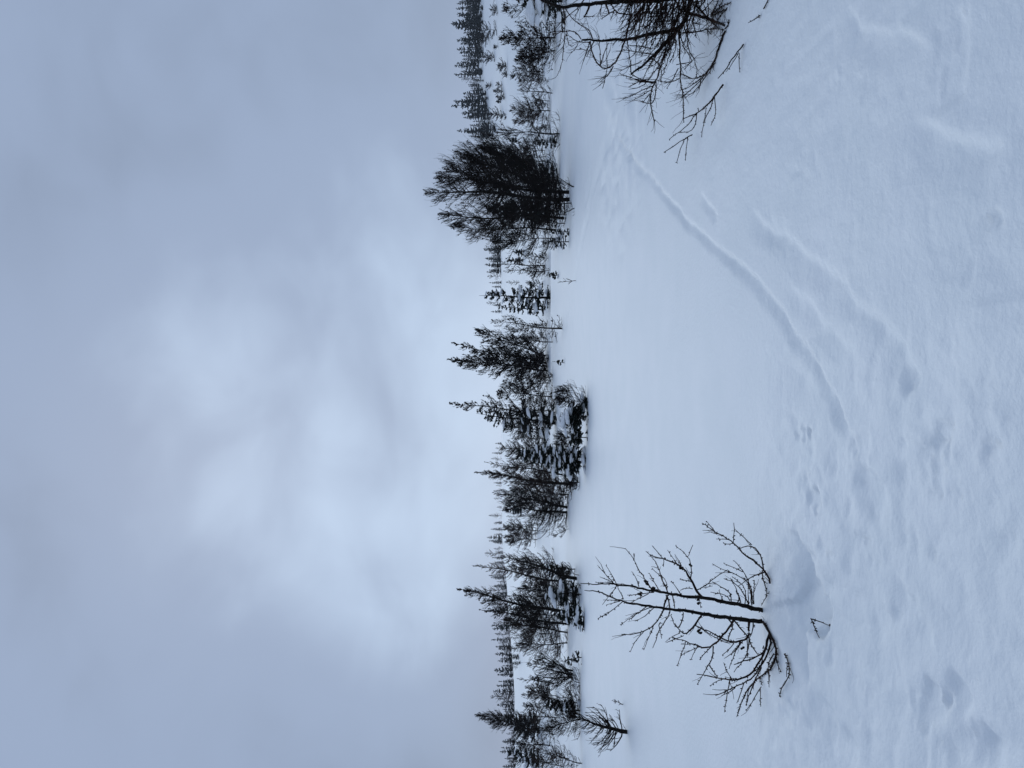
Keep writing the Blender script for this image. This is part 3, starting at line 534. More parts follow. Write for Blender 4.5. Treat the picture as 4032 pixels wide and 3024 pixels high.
# ------------------------------------------------------------------ the two plants close to the camera, limb by limb
def to_world(px, py, D):
    d = ray(px, py); return np.array([0, 0, CAMH]) + d * (D / d[1])
class Plant:
    def __init__(s, D, seed): s.D = D; s.r = random.Random(seed); s.px = []; s.dep = []; s.limbs = []
    def limb(s, pts, w0, w1, tf, kind='branch', side=None):
        """pts in a photo close-up, tf maps them to photo pixels; w0, w1 half widths in photo px"""
        P = np.array([tf(*p) for p in pts], float); r = s.r
        D0 = s.D + (0 if kind == 'stem' else r.uniform(-.05, .05))
        if s.px and kind != 'stem':
            A = np.concatenate(s.px); i = int(np.argmin(((A - P[0]) ** 2).sum(1))); j = int(np.argmin(((A - P[-1]) ** 2).sum(1)))
            if ((A[i] - P[0]) ** 2).sum() < 30 ** 2: D0 = np.concatenate(s.dep)[i]
        seg = np.linalg.norm(np.diff(P, axis=0), axis=1); cum = np.concatenate([[0], np.cumsum(seg)]); Lp = cum[-1]
        n = max(4, int(Lp / 16)); tt = np.linspace(0, Lp, n)
        # smooth the traced line
        Q = np.stack([np.interp(tt, cum, P[:, k]) for k in range(2)], 1)
        for _ in range(2):
            Q[1:-1] = .25 * Q[:-2] + .5 * Q[1:-1] + .25 * Q[2:]
        Q[1:-1] += np.array([[r.uniform(-1, 1), r.uniform(-1, 1)] for _ in range(n - 2)]) * min(2.2, Lp / 60)
        slope = 0 if kind == 'stem' else r.uniform(-.55, .55) if side is None else side
        dep = D0 + slope * tt / F * s.D * (1 - .25 * tt / Lp)
        if kind != 'stem':      # never under the snow: a line that runs below its foot comes nearer instead
            dd = np.array([ray(q[0], q[1]) for q in Q]); st = np.linspace(0, 1.6, 54)
            dk = dep[:, None] - st[None, :]; C = np.array([0, 0, CAMH]) + dd[:, None, :] * (dk / dd[:, 1:2])[:, :, None]
            if C[:, 0, 2].min() < .4:
                ok = C[..., 2] > zfull(C[..., 0], C[..., 1]) + .006; k0 = np.where(ok.any(1), ok.argmax(1), 0); dep = dk[np.arange(n), k0]
        s.px.append(Q); s.dep.append(dep)
        W = np.array([to_world(Q[i][0], Q[i][1], dep[i]) for i in range(n)])
        R = np.linspace(w0, w1, n) / F * s.D * (.9 if kind == 'stem' else .84)
        R = R * np.array([r.uniform(.88, 1.15) for _ in range(n)])
        s.limbs.append((kind, W, R, w0))
    def build(s, t, base, stem_mat, br_mat, nub=1.0, twigs=0.0, snowline=True):
        r = s.r
        for kind, W, R, w0 in s.limbs:
            B = Buf(); P = W - base; B.tubes(P, R, 7 if kind == 'stem' else 5)
            L = np.linalg.norm(np.diff(P, axis=0), axis=1).sum()
            # short spur shoots, as larch carries them
            m_ = int(L / .022 * nub); sp, sr = [], []
            for _ in range(m_):
                q = r.random() * (len(P) - 1); i = min(int(q), len(P) - 2); p = P[i] * (1 - q + i) + P[i + 1] * (q - i); rad = R[i]
                d = np.array([r.gauss(0, 1) for _ in range(3)]); tg = P[i + 1] - P[i]; tg = tg / (np.linalg.norm(tg) + 1e-9); d = d - tg * (d @ tg); d /= np.linalg.norm(d) + 1e-9
                ln = r.uniform(.004, .010); sp.append([p + d * rad * .5, p + d * (rad + ln * .6) + tg * .002, p + d * (rad + ln) + tg * .004]); rq = r.uniform(.0022, .0042); sr.append([rq, rq * 1.05, rq * .5])
            if sp: B.tubes(sp, sr, 4)
            if twigs and kind == 'branch':
                tp, tr = [], []
                for _ in range(int(L * twigs)):
                    q = r.random() * (len(P) - 1); i = min(int(q), len(P) - 2); p = P[i] * (1 - q + i) + P[i + 1] * (q - i); dv = P[i + 1] - P[i]
                    az = math.atan2(dv[0], dv[1]) + r.choice((-1, 1)) * r.uniform(.3, 1.2); el = math.asin(max(-1, min(1, dv[2] / (np.linalg.norm(dv) + 1e-9)))) + r.uniform(-.5, .8)
                    tp.append(crv(r, p, az, el, r.uniform(.05, .2) * (1 if twigs > 10 else .7), 5, r.uniform(-.2, .6), .25)); rq = r.uniform(.0016, .0028); tr.append(np.linspace(rq, rq * .5, 5))
                if tp: B.tubes(tp, tr, 4)
            link(kind, B.mesh(kind, stem_mat if kind == 'stem' else br_mat, True), t)
def cone_at(t, p, r, s=.0085):
    b = Buf(); k = 8
    rows = [(-1.0, .35), (-.6, .85), (0, 1.0), (.5, .8), (1.0, .25)]
    V = [[x * s * (1.15 if (j + i) % 2 else .85) * math.cos(j * 2 * math.pi / k), x * s * (1.15 if (j + i) % 2 else .85) * math.sin(j * 2 * math.pi / k), z * s * 1.35] for i, (z, x) in enumerate(rows) for j in range(k)]
    b.add(V, [[i * k + j, i * k + (j + 1) % k, (i + 1) * k + (j + 1) % k, (i + 1) * k + j] for i in range(len(rows) - 1) for j in range(k)] + [[0, 2, 4, 6], [32, 34, 36, 38]])
    o = link('cone', b.mesh('cone', MAT['cone']), t); o.location = p; o.rotation_euler = (r.uniform(-1, 1), r.uniform(-1, 1), r.uniform(0, 6))

# --- young double-stemmed larch
tA = lambda x, y: (2250 + x / 1.8436, 1950 + y / 1.8436)
base_px = tA(1400, 880); gp = flat(*base_px); DS = float(gp[1])
SP = Plant(DS, 3)
SP.limb([(1600, 880), (1500, 860), (1405, 840), (1320, 820), (1200, 790), (1080, 765), (960, 745), (850, 735), (700, 712), (600, 695), (500, 675), (400, 655), (300, 645), (180, 645), (65, 640)], 11, 1.6, tA, 'stem')
SP.limb([(1600, 950), (1500, 932), (1395, 915), (1300, 910), (1180, 895), (1050, 875), (950, 860), (800, 835), (700, 825), (550, 800), (430, 785), (340, 762), (230, 712), (150, 692), (95, 690)], 11.5, 1.6, tA, 'stem')
for w0, w1, pts in (
    (3.2, 1.3, [(590, 690), (540, 625), (515, 580), (480, 520), (455, 470), (390, 385)]), (1.8, 1.2, [(455, 470), (455, 440), (452, 420)]), (2.2, 1.2, [(490, 665), (490, 640), (470, 590), (437, 553)]),
    (2.0, 1.2, [(310, 645), (255, 580), (190, 508)]), (2.0, 1.2, [(325, 640), (290, 570), (250, 508)]), (1.8, 1.2, [(310, 640), (270, 615), (205, 592)]), (2.0, 1.2, [(440, 660), (330, 640), (250, 635), (175, 632)]),
    (2.2, 1.2, [(640, 700), (610, 640), (565, 565)]), (3.0, 1.3, [(700, 710), (680, 660), (655, 600), (625, 510), (590, 450), (540, 405)]), (1.8, 1.2, [(655, 600), (620, 560), (585, 532)]), (2.2, 1.4, [(695, 710), (700, 650), (690, 610), (650, 580)]),
    (6.5, 2.0, [(950, 745), (900, 690), (870, 620), (840, 560), (790, 510), (750, 490), (665, 462), (570, 432)]), (2.0, 1.3, [(665, 462), (630, 410), (585, 365)]), (1.8, 1.3, [(670, 462), (672, 490), (668, 520)]),
    (2.0, 1.2, [(800, 515), (775, 470), (750, 430)]), (2.0, 1.2, [(765, 495), (725, 445), (697, 397)]), (2.8, 1.4, [(865, 605), (875, 560), (870, 500), (850, 440), (800, 400), (755, 367)]), (2.0, 1.4, [(850, 440), (870, 390), (882, 360)]),
    (2.6, 1.4, [(905, 690), (960, 680), (990, 640), (1040, 600), (1090, 570), (1135, 540)]), (1.8, 1.3, [(960, 672), (1000, 664), (1025, 658)]), (2.2, 1.4, [(795, 725), (760, 670), (725, 622)]), (2.0, 1.4, [(870, 630), (830, 620), (787, 605)]),
    (2.4, 1.4, [(880, 680), (850, 660), (790, 690)]), (2.8, 1.4, [(900, 740), (930, 700), (925, 790), (940, 820)]),
    (3.4, 1.4, [(1310, 800), (1300, 700), (1280, 620), (1230, 590), (1160, 560), (1100, 545), (1022, 497)]), (3.4, 1.4, [(1320, 790), (1310, 690), (1275, 600), (1240, 545), (1180, 475)]), (2.0, 1.2, [(1240, 555), (1160, 515), (1105, 495)]),
    (2.6, 1.6, [(1325, 790), (1320, 700), (1328, 615)]), (3.0, 1.5, [(1290, 790), (1240, 690), (1200, 650), (1150, 610), (1105, 605)]), (2.8, 1.4, [(1230, 780), (1210, 720), (1190, 660), (1155, 600)]),
    (3.0, 1.5, [(1160, 770), (1165, 700), (1110, 680), (1050, 645), (1022, 628)]), (2.4, 1.5, [(1150, 765), (1150, 730), (1080, 715), (1010, 703)]), (2.2, 1.4, [(1100, 765), (1080, 720), (1070, 690)]), (3.4, 1.6, [(1200, 790), (1230, 760), (1225, 720), (1195, 700)]),
    (2.4, 1.4, [(1260, 790), (1270, 720), (1250, 650), (1200, 620), (1165, 590)]), (2.4, 1.4, [(1280, 800), (1290, 740), (1275, 680), (1290, 640)]),
    (5.0, 1.6, [(1440, 640), (1435, 610), (1415, 560), (1390, 530), (1310, 465), (1240, 420), (1205, 380), (1175, 345), (1130, 310), (1040, 262), (985, 225), (947, 202)]), (2.0, 1.3, [(1040, 262), (1010, 225), (980, 187)]),
    (2.2, 1.4, [(1175, 345), (1185, 290), (1178, 200)]), (2.0, 1.5, [(1175, 345), (1140, 368), (1105, 350)]), (1.8, 1.2, [(1140, 320), (1095, 318), (1050, 318)]),
    (3.2, 2.0, [(1395, 540), (1385, 470), (1375, 420), (1340, 380), (1300, 357), (1260, 365), (1215, 390)]), (2.2, 1.3, [(1310, 360), (1250, 305), (1190, 250)]), (3.0, 1.6, [(1400, 560), (1340, 580), (1280, 610), (1210, 660)]),
    (3.0, 1.5, [(1385, 545), (1390, 620), (1410, 670), (1435, 715), (1400, 760), (1380, 800)]),
    (2.0, 1.2, [(378, 755), (350, 700), (330, 650)]), (2.0, 1.2, [(360, 765), (290, 765), (230, 760)]), (2.0, 1.2, [(355, 767), (300, 785), (255, 795)]), (2.2, 1.3, [(375, 770), (290, 840), (190, 898)]), (2.0, 1.2, [(330, 655), (280, 730), (225, 795)]),
    (2.4, 1.3, [(600, 705), (530, 715), (470, 725), (405, 725)]), (2.0, 1.2, [(560, 715), (490, 750), (430, 780)]),
    (4.0, 1.6, [(695, 725), (680, 780), (660, 850), (620, 930), (560, 970), (520, 990), (440, 1015), (365, 1010)]), (2.0, 1.2, [(530, 985), (460, 1060), (427, 1138)]), (2.0, 1.2, [(595, 945), (560, 1040), (525, 1125)]),
    (3.6, 1.4, [(695, 735), (715, 780), (720, 840), (690, 910), (640, 960), (620, 1030), (590, 1110)]), (2.8, 2.0, [(735, 730), (745, 770), (750, 820)]), (2.4, 1.3, [(550, 805), (470, 870), (355, 940)]), (2.2, 1.2, [(600, 815), (540, 880), (460, 915)]),
    (2.0, 1.2, [(580, 812), (510, 840), (430, 880)]), (2.4, 1.4, [(660, 930), (625, 905), (655, 1040)]), (2.8, 1.6, [(812, 850), (815, 900), (790, 950), (775, 990), (740, 920), (720, 870)]),
    (5.0, 2.0, [(945, 870), (900, 940), (870, 980), (820, 1025), (790, 1000), (750, 930)]), (2.0, 1.3, [(815, 1020), (760, 1040), (690, 1070)]), (1.8, 1.2, [(790, 1000), (730, 1020), (680, 1068)]), (2.6, 1.5, [(900, 945), (930, 965), (1000, 1000), (1080, 1060), (1150, 1080), (1200, 1060)]),
    (5.5, 1.8, [(1175, 910), (1130, 980), (1060, 1060), (1020, 1100), (980, 1115), (900, 1090), (830, 1060), (740, 1035)]), (2.0, 1.3, [(830, 1060), (800, 1160), (770, 1235)]), (1.8, 1.2, [(920, 1095), (880, 1150), (868, 1195)]),
    (1.8, 1.2, [(930, 1100), (860, 1130), (790, 1165)]), (3.2, 1.4, [(1030, 1095), (1035, 1160), (1000, 1230), (950, 1310), (912, 1375)]), (2.2, 1.4, [(1015, 1100), (970, 1140), (930, 1195)]), (1.7, 1.2, [(1000, 1230), (1030, 1275), (1055, 1315)]),
    (6.0, 2.0, [(1290, 915), (1290, 980), (1290, 1040), (1240, 1055), (1180, 1075), (1130, 1065), (1050, 1010), (910, 950)]), (2.2, 1.4, [(1180, 1075), (1140, 1130), (1095, 1160)]), (3.0, 1.5, [(1290, 1045), (1275, 1170), (1180, 1285)]),
    (3.0, 2.0, [(1290, 1050), (1320, 1120), (1360, 1165)]), (2.2, 1.4, [(1245, 1055), (1215, 1110), (1165, 1160), (1110, 1185)]), (2.4, 1.4, [(1230, 1060), (1180, 1160), (1145, 1260)]), (2.6, 1.5, [(1275, 1045), (1285, 1100), (1275, 1180)]),
    (4.0, 2.6, [(1170, 900), (1220, 960), (1260, 1000), (1290, 1040)]), (3.2, 2.0, [(1130, 890), (1190, 960), (1130, 1020), (1140, 1060)]), (3.0, 2.0, [(1320, 920), (1330, 960), (1310, 1010), (1290, 1040)]),
    (6.0, 1.8, [(1390, 918), (1430, 985), (1470, 1060), (1490, 1110), (1480, 1200), (1440, 1270), (1370, 1310), (1300, 1380), (1240, 1480), (1200, 1610)]), (2.4, 1.6, [(1485, 1190), (1500, 1240), (1523, 1283)]), (2.2, 1.5, [(1430, 1270), (1430, 1330), (1435, 1395)]),
    (2.0, 1.5, [(1370, 1315), (1375, 1350), (1385, 1380)]), (2.2, 1.4, [(1290, 1390), (1275, 1460), (1270, 1530)]),
    (6.0, 1.8, [(1440, 1000), (1420, 1070), (1400, 1130), (1370, 1210), (1310, 1290), (1250, 1330), (1150, 1345), (1050, 1320), (960, 1300), (910, 1300)]), (1.8, 1.2, [(1060, 1320), (1030, 1280), (1000, 1235)]), (1.8, 1.3, [(1170, 1340), (1120, 1290), (1105, 1215)]),
    (2.0, 1.3, [(1100, 1335), (1030, 1350), (1010, 1385)]), (2.4, 1.5, [(1150, 1345), (1130, 1440), (1112, 1575)]),
    (5.0, 1.6, [(1440, 1010), (1455, 1080), (1410, 1180), (1350, 1290), (1270, 1360), (1190, 1390), (1100, 1430), (1045, 1455)]), (2.2, 1.4, [(1190, 1395), (1150, 1440), (1090, 1455)]), (2.2, 1.4, [(1250, 1370), (1230, 1440), (1200, 1510)]),
    (3.4, 1.6, [(1380, 1250), (1330, 1350), (1290, 1450), (1265, 1525)]), (3.4, 2.0, [(1400, 1130), (1330, 1190), (1250, 1200), (1180, 1230)]), (3.6, 2.0, [(1480, 1100), (1500, 1140), (1490, 1165)]), (3.0, 1.6, [(1470, 1150), (1430, 1200), (1420, 1260), (1430, 1300)]),
    (3.6, 1.6, [(1420, 1080), (1380, 1160), (1390, 1230), (1330, 1280)]), (2.4, 1.4, [(1378, 1390), (1320, 1490), (1268, 1565)]), (2.0, 1.4, [(1372, 1405), (1374, 1470), (1375, 1535)]),
    (3.0, 1.8, [(1545, 1150), (1565, 1185), (1585, 1230), (1590, 1290), (1570, 1340), (1530, 1380), (1510, 1460)]), (1.8, 1.3, [(1566, 1215), (1565, 1260), (1562, 1320)])): SP.limb(pts, w0, w1, tA)
sap_base = onground(float((1512 - base_px[1]) / F * DS), DS)
t = thing('larch_sapling', 'young bare larch with two knobbly stems in the nearest snow', 'sapling', sap_base)
SP.build(t, sap_base, MAT['bark'], MAT['rtwig'], 1.2, 7.0)
rc = random.Random(4)
for c in ((605, 687), (596, 680), (535, 632), (545, 645), (495, 715), (505, 720), (865, 505), (790, 522), (800, 535), (925, 985), (935, 1000), (1240, 1108), (1400, 1105), (1408, 1015), (915, 780), (912, 765)):
    for _ in range(2):
        q = tA(c[0] + rc.uniform(-8, 8), c[1] + rc.uniform(-8, 8)); cone_at(t, to_world(q[0], q[1], DS + rc.uniform(-.02, .02)) - sap_base, rc)
# its buried twigs in front
FT = Plant(float(flat(*tA(1750, 900))[1]), 9)
FT.limb([(1735, 895), (1745, 900), (1800, 920), (1893, 950)], 2.6, 1.6, tA, 'branch', 0); FT.limb([(1742, 898), (1770, 970), (1800, 1035)], 2.4, 1.6, tA, 'branch', 0)
fb = onground(*flat(*tA(1745, 900))); t = thing('fallen_twig', 'forked twig poking out of the crack below the young larch', 'twig', fb); FT.build(t, fb, MAT['bark'], MAT['rtwig'])

# --- larger larch at the top edge, mostly outside the picture
t1 = lambda x, y: (2100 + x / 3.687, y / 3.687)
t2 = lambda x, y: (2500 + x / 3.687, y / 3.687)
t3_ = lambda x, y: (2100 + x / 2.074, y / 2.074)
DB = 7.0
BP = Plant(DB, 21)
BP.limb([(3100, -300), (2700, -200), (2200, -60), (1800, 0), (1500, 10), (1300, 20), (1100, 25), (960, 40), (830, 60), (700, 70), (560, 75), (440, 110), (330, 90), (200, 40), (60, -40), (-100, -160)], 16, 5, t1, 'stem')
BP.limb([(1250, -330), (1000, -180), (880, -80), (790, 0), (770, 200), (720, 330), (640, 400), (560, 440), (400, 470), (200, 500), (0, 550), (-145, 570 + 20), (-255, 560), (-375, 575), (-475, 595), (-555, 595), (-615, 570), (-695, 560), (-775, 580)], 12, 4.0, t2, 'stem')
BP.limb([(700, 330), (600, 470), (430, 640), (240, 840), (80, 980), (-60, 1080)], 9, 4, t2, 'stem')
for w0, w1, pts in (
    (2.6, 1.4, [(690, 565), (640, 470), (540, 430), (480, 435), (330, 500)]), (5.0, 2.6, [(1420, 220), (1380, 400), (1330, 580), (1280, 720), (1230, 820), (1170, 950), (1100, 990), (1030, 1015), (980, 980), (940, 920), (870, 820), (830, 700), (830, 600)]),
    (2.6, 1.4, [(1160, 960), (1150, 1040), (1110, 1080), (1030, 1130), (965, 1195)]), (2.0, 1.4, [(1070, 1005), (1060, 1110), (1005, 1285)]), (2.0, 1.4, [(1080, 990), (1060, 850), (1065, 740)]), (2.2, 1.4, [(970, 955), (975, 800), (945, 520)]), (2.2, 1.4, [(975, 950), (1020, 780), (1090, 620)]),
    (2.4, 1.4, [(820, 600), (780, 740), (712, 925)]), (2.8, 1.6, [(880, 600), (830, 680), (775, 825)]), (2.4, 1.5, [(810, 610), (640, 625), (600, 590), (535, 525)]), (1.8, 1.3, [(650, 628), (620, 720), (550, 770)]), (1.8, 1.3, [(785, 730), (720, 730), (670, 695)]),
    (3.2, 1.5, [(860, 565), (850, 480), (800, 400), (750, 390)]), (2.4, 1.2, [(470, 130), (560, 250), (630, 350), (740, 395)]), (2.8, 1.0, [(440, 110), (460, 350), (450, 600), (420, 900), (400, 1000), (335, 1115)]), (1.8, 1.2, [(485, 440), (490, 520), (460, 620), (565, 685)]), (1.8, 1.2, [(405, 480), (405, 600), (360, 690)]),
    (2.2, 1.4, [(700, 60), (660, 130), (615, 215)]), (6.0, 3.0, [(820, 60), (790, 180), (735, 250)]), (2.0, 1.4, [(745, 245), (820, 240), (900, 232)]), (2.0, 1.4, [(990, 45), (985, 130), (975, 220)]), (5.0, 3.0, [(1050, 40), (1075, 120), (1100, 180)]),
    (3.0, 2.0, [(1110, 40), (1190, 170), (1280, 215), (1450, 215), (1700, 180), (1900, 200)]), (2.2, 1.4, [(1180, 150), (1080, 215), (985, 275)]), (2.0, 1.4, [(1180, 140), (1150, 220), (1120, 285)]), (2.2, 1.4, [(1450, 40), (1400, 220), (1350, 360)]),
    (3.0, 1.6, [(1690, 40), (1640, 480), (1650, 650), (1560, 830)]), (2.8, 1.6, [(1470, 60), (1480, 520), (1500, 650), (1480, 820), (1400, 840)]), (4.6, 2.4, [(2200, 30), (2000, 500), (1870, 900), (1800, 1130), (1740, 1250), (1690, 1380), (1690, 1520), (1740, 1659), (1760, 1760)]),
    (2.6, 1.6, [(1780, 1190), (1770, 1450), (1730, 1510), (1680, 1530), (1600, 1490), (1540, 1460)]), (2.2, 1.4, [(1700, 1360), (1600, 1440), (1590, 1500)]), (2.4, 1.5, [(1750, 1240), (1500, 1350), (1300, 1440)]), (2.0, 1.4, [(1720, 1300), (1600, 1380), (1460, 1445)]),
    (2.8, 1.5, [(1740, 1210), (1600, 1160), (1400, 1130), (1255, 1070)]), (2.4, 1.5, [(1750, 1190), (1480, 1180), (1380, 1265)]), (2.4, 1.5, [(1710, 700), (1500, 650), (1400, 660)]), (2.2, 1.4, [(1750, 790), (1500, 750), (1300, 720)]), (2.4, 1.5, [(1570, 890), (1400, 960), (1265, 1030)]),
    (3.0, 1.5, [(1900, 600), (1700, 900), (1640, 1060), (1530, 1230)]), (3.0, 1.6, [(2000, 560), (1900, 800), (1800, 1000), (1600, 1250), (1435, 1285)]), (2.6, 1.6, [(1420, 1080), (1410, 1000), (1400, 900), (1380, 720), (1365, 600)]), (2.4, 1.5, [(1420, 1080), (1520, 1130), (1620, 1180), (1740, 1190)]),
    (2.8, 1.5, [(2050, 420), (1930, 640), (1850, 820), (1780, 940), (1650, 1000)]), (2.8, 1.5, [(2080, 430), (2000, 700), (1950, 900), (1880, 1080), (1840, 1180)]), (2.6, 1.5, [(1900, 460), (1820, 640), (1720, 760), (1600, 900)]), (2.4, 1.5, [(1800, 480), (1760, 620), (1680, 720)]),
    (2.6, 1.5, [(1900, 100), (1860, 300), (1780, 440)]), (2.6, 1.5, [(2000, 60), (1950, 250), (1900, 430)]), (2.4, 1.4, [(1800, 60), (1740, 260), (1700, 400), (1600, 400)]), (2.4, 1.4, [(1600, 40), (1540, 200), (1560, 370), (1500, 520)]), (2.4, 1.4, [(2100, 60), (2050, 250), (2010, 430)]), (2.2, 1.4, [(1990, 300), (1700, 320), (1750, 460)])): BP.limb(pts, w0, w1, t1)
for w0, w1, pts in (
    (4.6, 2.2, [(640, 430), (650, 700), (660, 900), (660, 1060), (650, 1150), (680, 1250), (690, 1350), (705, 1659), (712, 1780)]), (5.0, 2.0, [(1310, 460), (1270, 540), (1230, 660), (1180, 820), (1130, 940), (1060, 1030), (1000, 1090), (920, 1150), (850, 1150), (750, 1110), (670, 1070)]),
    (2.4, 1.5, [(960, 1130), (900, 1210), (700, 1300)]), (2.4, 1.5, [(1000, 1100), (930, 1200), (820, 1310), (665, 1420)]), (2.4, 1.5, [(1050, 1050), (1000, 1180), (900, 1290), (725, 1430)]), (2.0, 1.4, [(960, 1160), (945, 1230), (935, 1300)]), (2.4, 1.6, [(1100, 990), (1135, 950), (1170, 910)]), (1.8, 1.4, [(1100, 985), (1090, 1070)]),
    (2.6, 1.5, [(640, 1140), (580, 1190), (500, 1205), (350, 1175)]), (2.4, 1.4, [(630, 990), (570, 1130), (460, 1285)]), (2.4, 1.5, [(760, 450), (770, 740), (840, 820), (890, 930), (905, 1010), (885, 1130)]), (2.2, 1.5, [(690, 660), (740, 740), (800, 800), (830, 885)]), (2.0, 1.5, [(600, 940), (700, 930), (830, 890)]), (2.0, 1.4, [(830, 890), (770, 950), (710, 1015)]),
    (3.6, 2.0, [(690, 480), (900, 460), (1050, 430), (1150, 400), (1290, 435)]), (8.0, 5.0, [(760, 180), (900, 230), (1050, 260), (1150, 300), (1300, 370)]), (2.6, 1.6, [(1310, 415), (1380, 380), (1380, 340), (1350, 280)]), (5.0, 3.0, [(880, 60), (1050, 260), (1200, 400)]), (2.6, 1.6, [(1100, 240), (1220, 180), (1330, 130)]),
    (2.4, 1.6, [(1190, 290), (1260, 210), (1330, 130)]), (2.8, 1.8, [(1130, 200), (1230, 100), (1390, 40)]), (3.6, 2.0, [(1100, 220), (1180, 100), (1210, 0), (1230, -60)]), (2.6, 1.6, [(1225, 95), (1280, 0)]), (3.0, 1.8, [(990, 160), (1100, 50), (1150, -20)]), (2.6, 1.6, [(850, 340), (880, 450), (890, 550)]), (2.2, 1.6, [(1050, 440), (1060, 510)]), (2.2, 1.5, [(1055, 440), (1110, 500)]),
    (2.8, 1.6, [(560, 440), (600, 620), (580, 800), (500, 900)]), (2.8, 1.6, [(640, 400), (680, 560), (700, 680), (740, 780)]), (2.6, 1.5, [(500, 460), (520, 640), (440, 800), (420, 930)]), (2.6, 1.5, [(400, 470), (420, 640), (330, 800), (260, 900)]), (2.8, 1.6, [(780, 100), (700, 200), (600, 300), (480, 350)]), (2.8, 1.6, [(790, 20), (900, 120), (960, 260), (930, 400)]),
    (2.6, 1.5, [(880, 60), (960, 20), (1080, -40)]), (2.6, 1.5, [(820, 300), (860, 380), (900, 330), (960, 350)]), (2.6, 1.5, [(430, 640), (470, 760), (420, 900), (330, 1000)]), (2.6, 1.5, [(240, 840), (330, 900), (400, 1000), (390, 1090)])): BP.limb(pts, w0, w1, t2)
rb_ = random.Random(61)
for i in range(105):                      # the close tangle round its foot
    ax = rb_.uniform(2470, 2790); ay = rb_.uniform(-60, 30); ln = rb_.uniform(40, 230) * (1.1 - abs(ax - 2640) / 260); sx = rb_.uniform(-.75, .35); P0 = [(ax, ay)]
    for k_ in range(4): P0.append((P0[-1][0] + ln * .25 * sx + rb_.uniform(-9, 9), P0[-1][1] + ln * .25)); sx += rb_.uniform(-.35, .2)
    BP.limb(P0, rb_.uniform(1.8, 3.6), 1.3, lambda x, y: (x, y), 'branch')
bush_base = onground(to_world(2795, -70, DB)[0], DB)
t = thing('larch_tree', 'nearest larch with a tangle of black hanging limbs at the top edge', 'tree', bush_base)
BP.build(t, bush_base, MAT['bark'], MAT['rtwig'], .9, 26.0)
B = larch(333, 3.6, 1.1, nb=46, lean=(.3, .1), prof='oval', tw=.8, side=math.pi / 2, e_lo=-.1, e_hi=.8, r0=.05, thick=.8, t0=.1)
o = link('trunk', B['trunk'].mesh('trunk', MAT['bark'], True), t); o.location = (.18, .1, 0); o = link('crown', B['crown'].mesh('crown', MAT['rtwig']), t); o.location = (.18, .1, 0)
# limbs of that tree whose middle part lies under the snow
d1 = Plant(float(flat(*t3_(1545, 700))[1]), 31)
for w0, w1, pts in ((4.4, 2.0, [(1552, 690), (1540, 710), (1480, 790), (1410, 870), (1335, 930), (1225, 970)]), (1.8, 1.3, [(1410, 870), (1415, 930), (1385, 1005)]), (2.2, 1.4, [(1480, 790), (1490, 870), (1480, 980), (1450, 1025)]),
                    (2.4, 1.4, [(1478, 795), (1440, 900), (1400, 960), (1385, 1060), (1375, 1120)]), (2.4, 1.4, [(1335, 930), (1250, 1030), (1180, 1090), (1110, 1138)]), (2.2, 1.4, [(1335, 930), (1330, 1010), (1295, 1080), (1185, 1085)]), (2.0, 1.4, [(1400, 875), (1385, 872)]), (2.0, 1.4, [(1350, 905), (1345, 880)])): d1.limb(pts, w0, w1, t3_, 'branch', .25)
b0 = onground(*flat(*t3_(1545, 700))); t = thing('larch_branch', 'long forked bough rising from the snow below the nearest larch', 'branch', b0); d1.build(t, b0, MAT['bark'], MAT['rtwig'], 1, 1.0)
d2 = Plant(float(flat(*t3_(1295, 1102))[1]), 32)
for w0, w1, pts in ((2.8, 1.4, [(1300, 1098), (1290, 1105), (1180, 1165), (1065, 1245)]), (2.0, 1.4, [(1260, 1120), (1215, 1150), (1205, 1230), (1170, 1330)]), (1.9, 1.4, [(1262, 1120), (1250, 1200), (1242, 1312)])): d2.limb(pts, w0, w1, t3_, 'branch', .2)
b0 = onground(*flat(*t3_(1295, 1102))); t = thing('larch_branch', 'small twig with three fingers at the tip of the forked bough', 'branch', b0); d2.build(t, b0, MAT['bark'], MAT['rtwig'], 1)
d3 = Plant(float(flat(*t2(1570, 650))[1]), 33)
for w0, w1, pts in ((3.6, 1.8, [(1575, 645), (1500, 740), (1430, 820), (1370, 920), (1310, 1020), (1205, 1140)]), (2.2, 1.4, [(1505, 760), (1490, 840), (1400, 930), (1320, 1045)]), (2.0, 1.4, [(1515, 770), (1510, 930), (1525, 1050)])): d3.limb(pts, w0, w1, t2, 'branch', .2)
b0 = onground(*flat(*t2(1570, 650))); t = thing('larch_branch', 'thin reddish twig standing from snow nearest the camera beside the tangle', 'branch', b0); d3.build(t, b0, MAT['bark'], MAT['rtwig'], 1)
d4 = Plant(float(flat(*t2(1800, 235))[1]), 34); d4.limb([(1815, 225), (1800, 235), (1720, 290), (1645, 330)], 2.8, 1.6, t2, 'branch', .1)
b0 = onground(*flat(*t2(1800, 235))); t = thing('fallen_twig', 'short twig lying in the snow by the top edge', 'twig', b0); d4.build(t, b0, MAT['bark'], MAT['rtwig'], 1)
d5 = Plant(float(flat(*t2(1880, 110))[1]), 35); d5.limb([(1870, 125), (1880, 110), (1910, 40), (1945, -30)], 3.0, 2.0, t2, 'branch', .1)
b0 = onground(*flat(*t2(1880, 110))); t = thing('fallen_twig', 'rusty red twig cut by the top edge', 'twig', b0); d5.build(t, b0, MAT['bark'], MAT['rtwig'], 1)

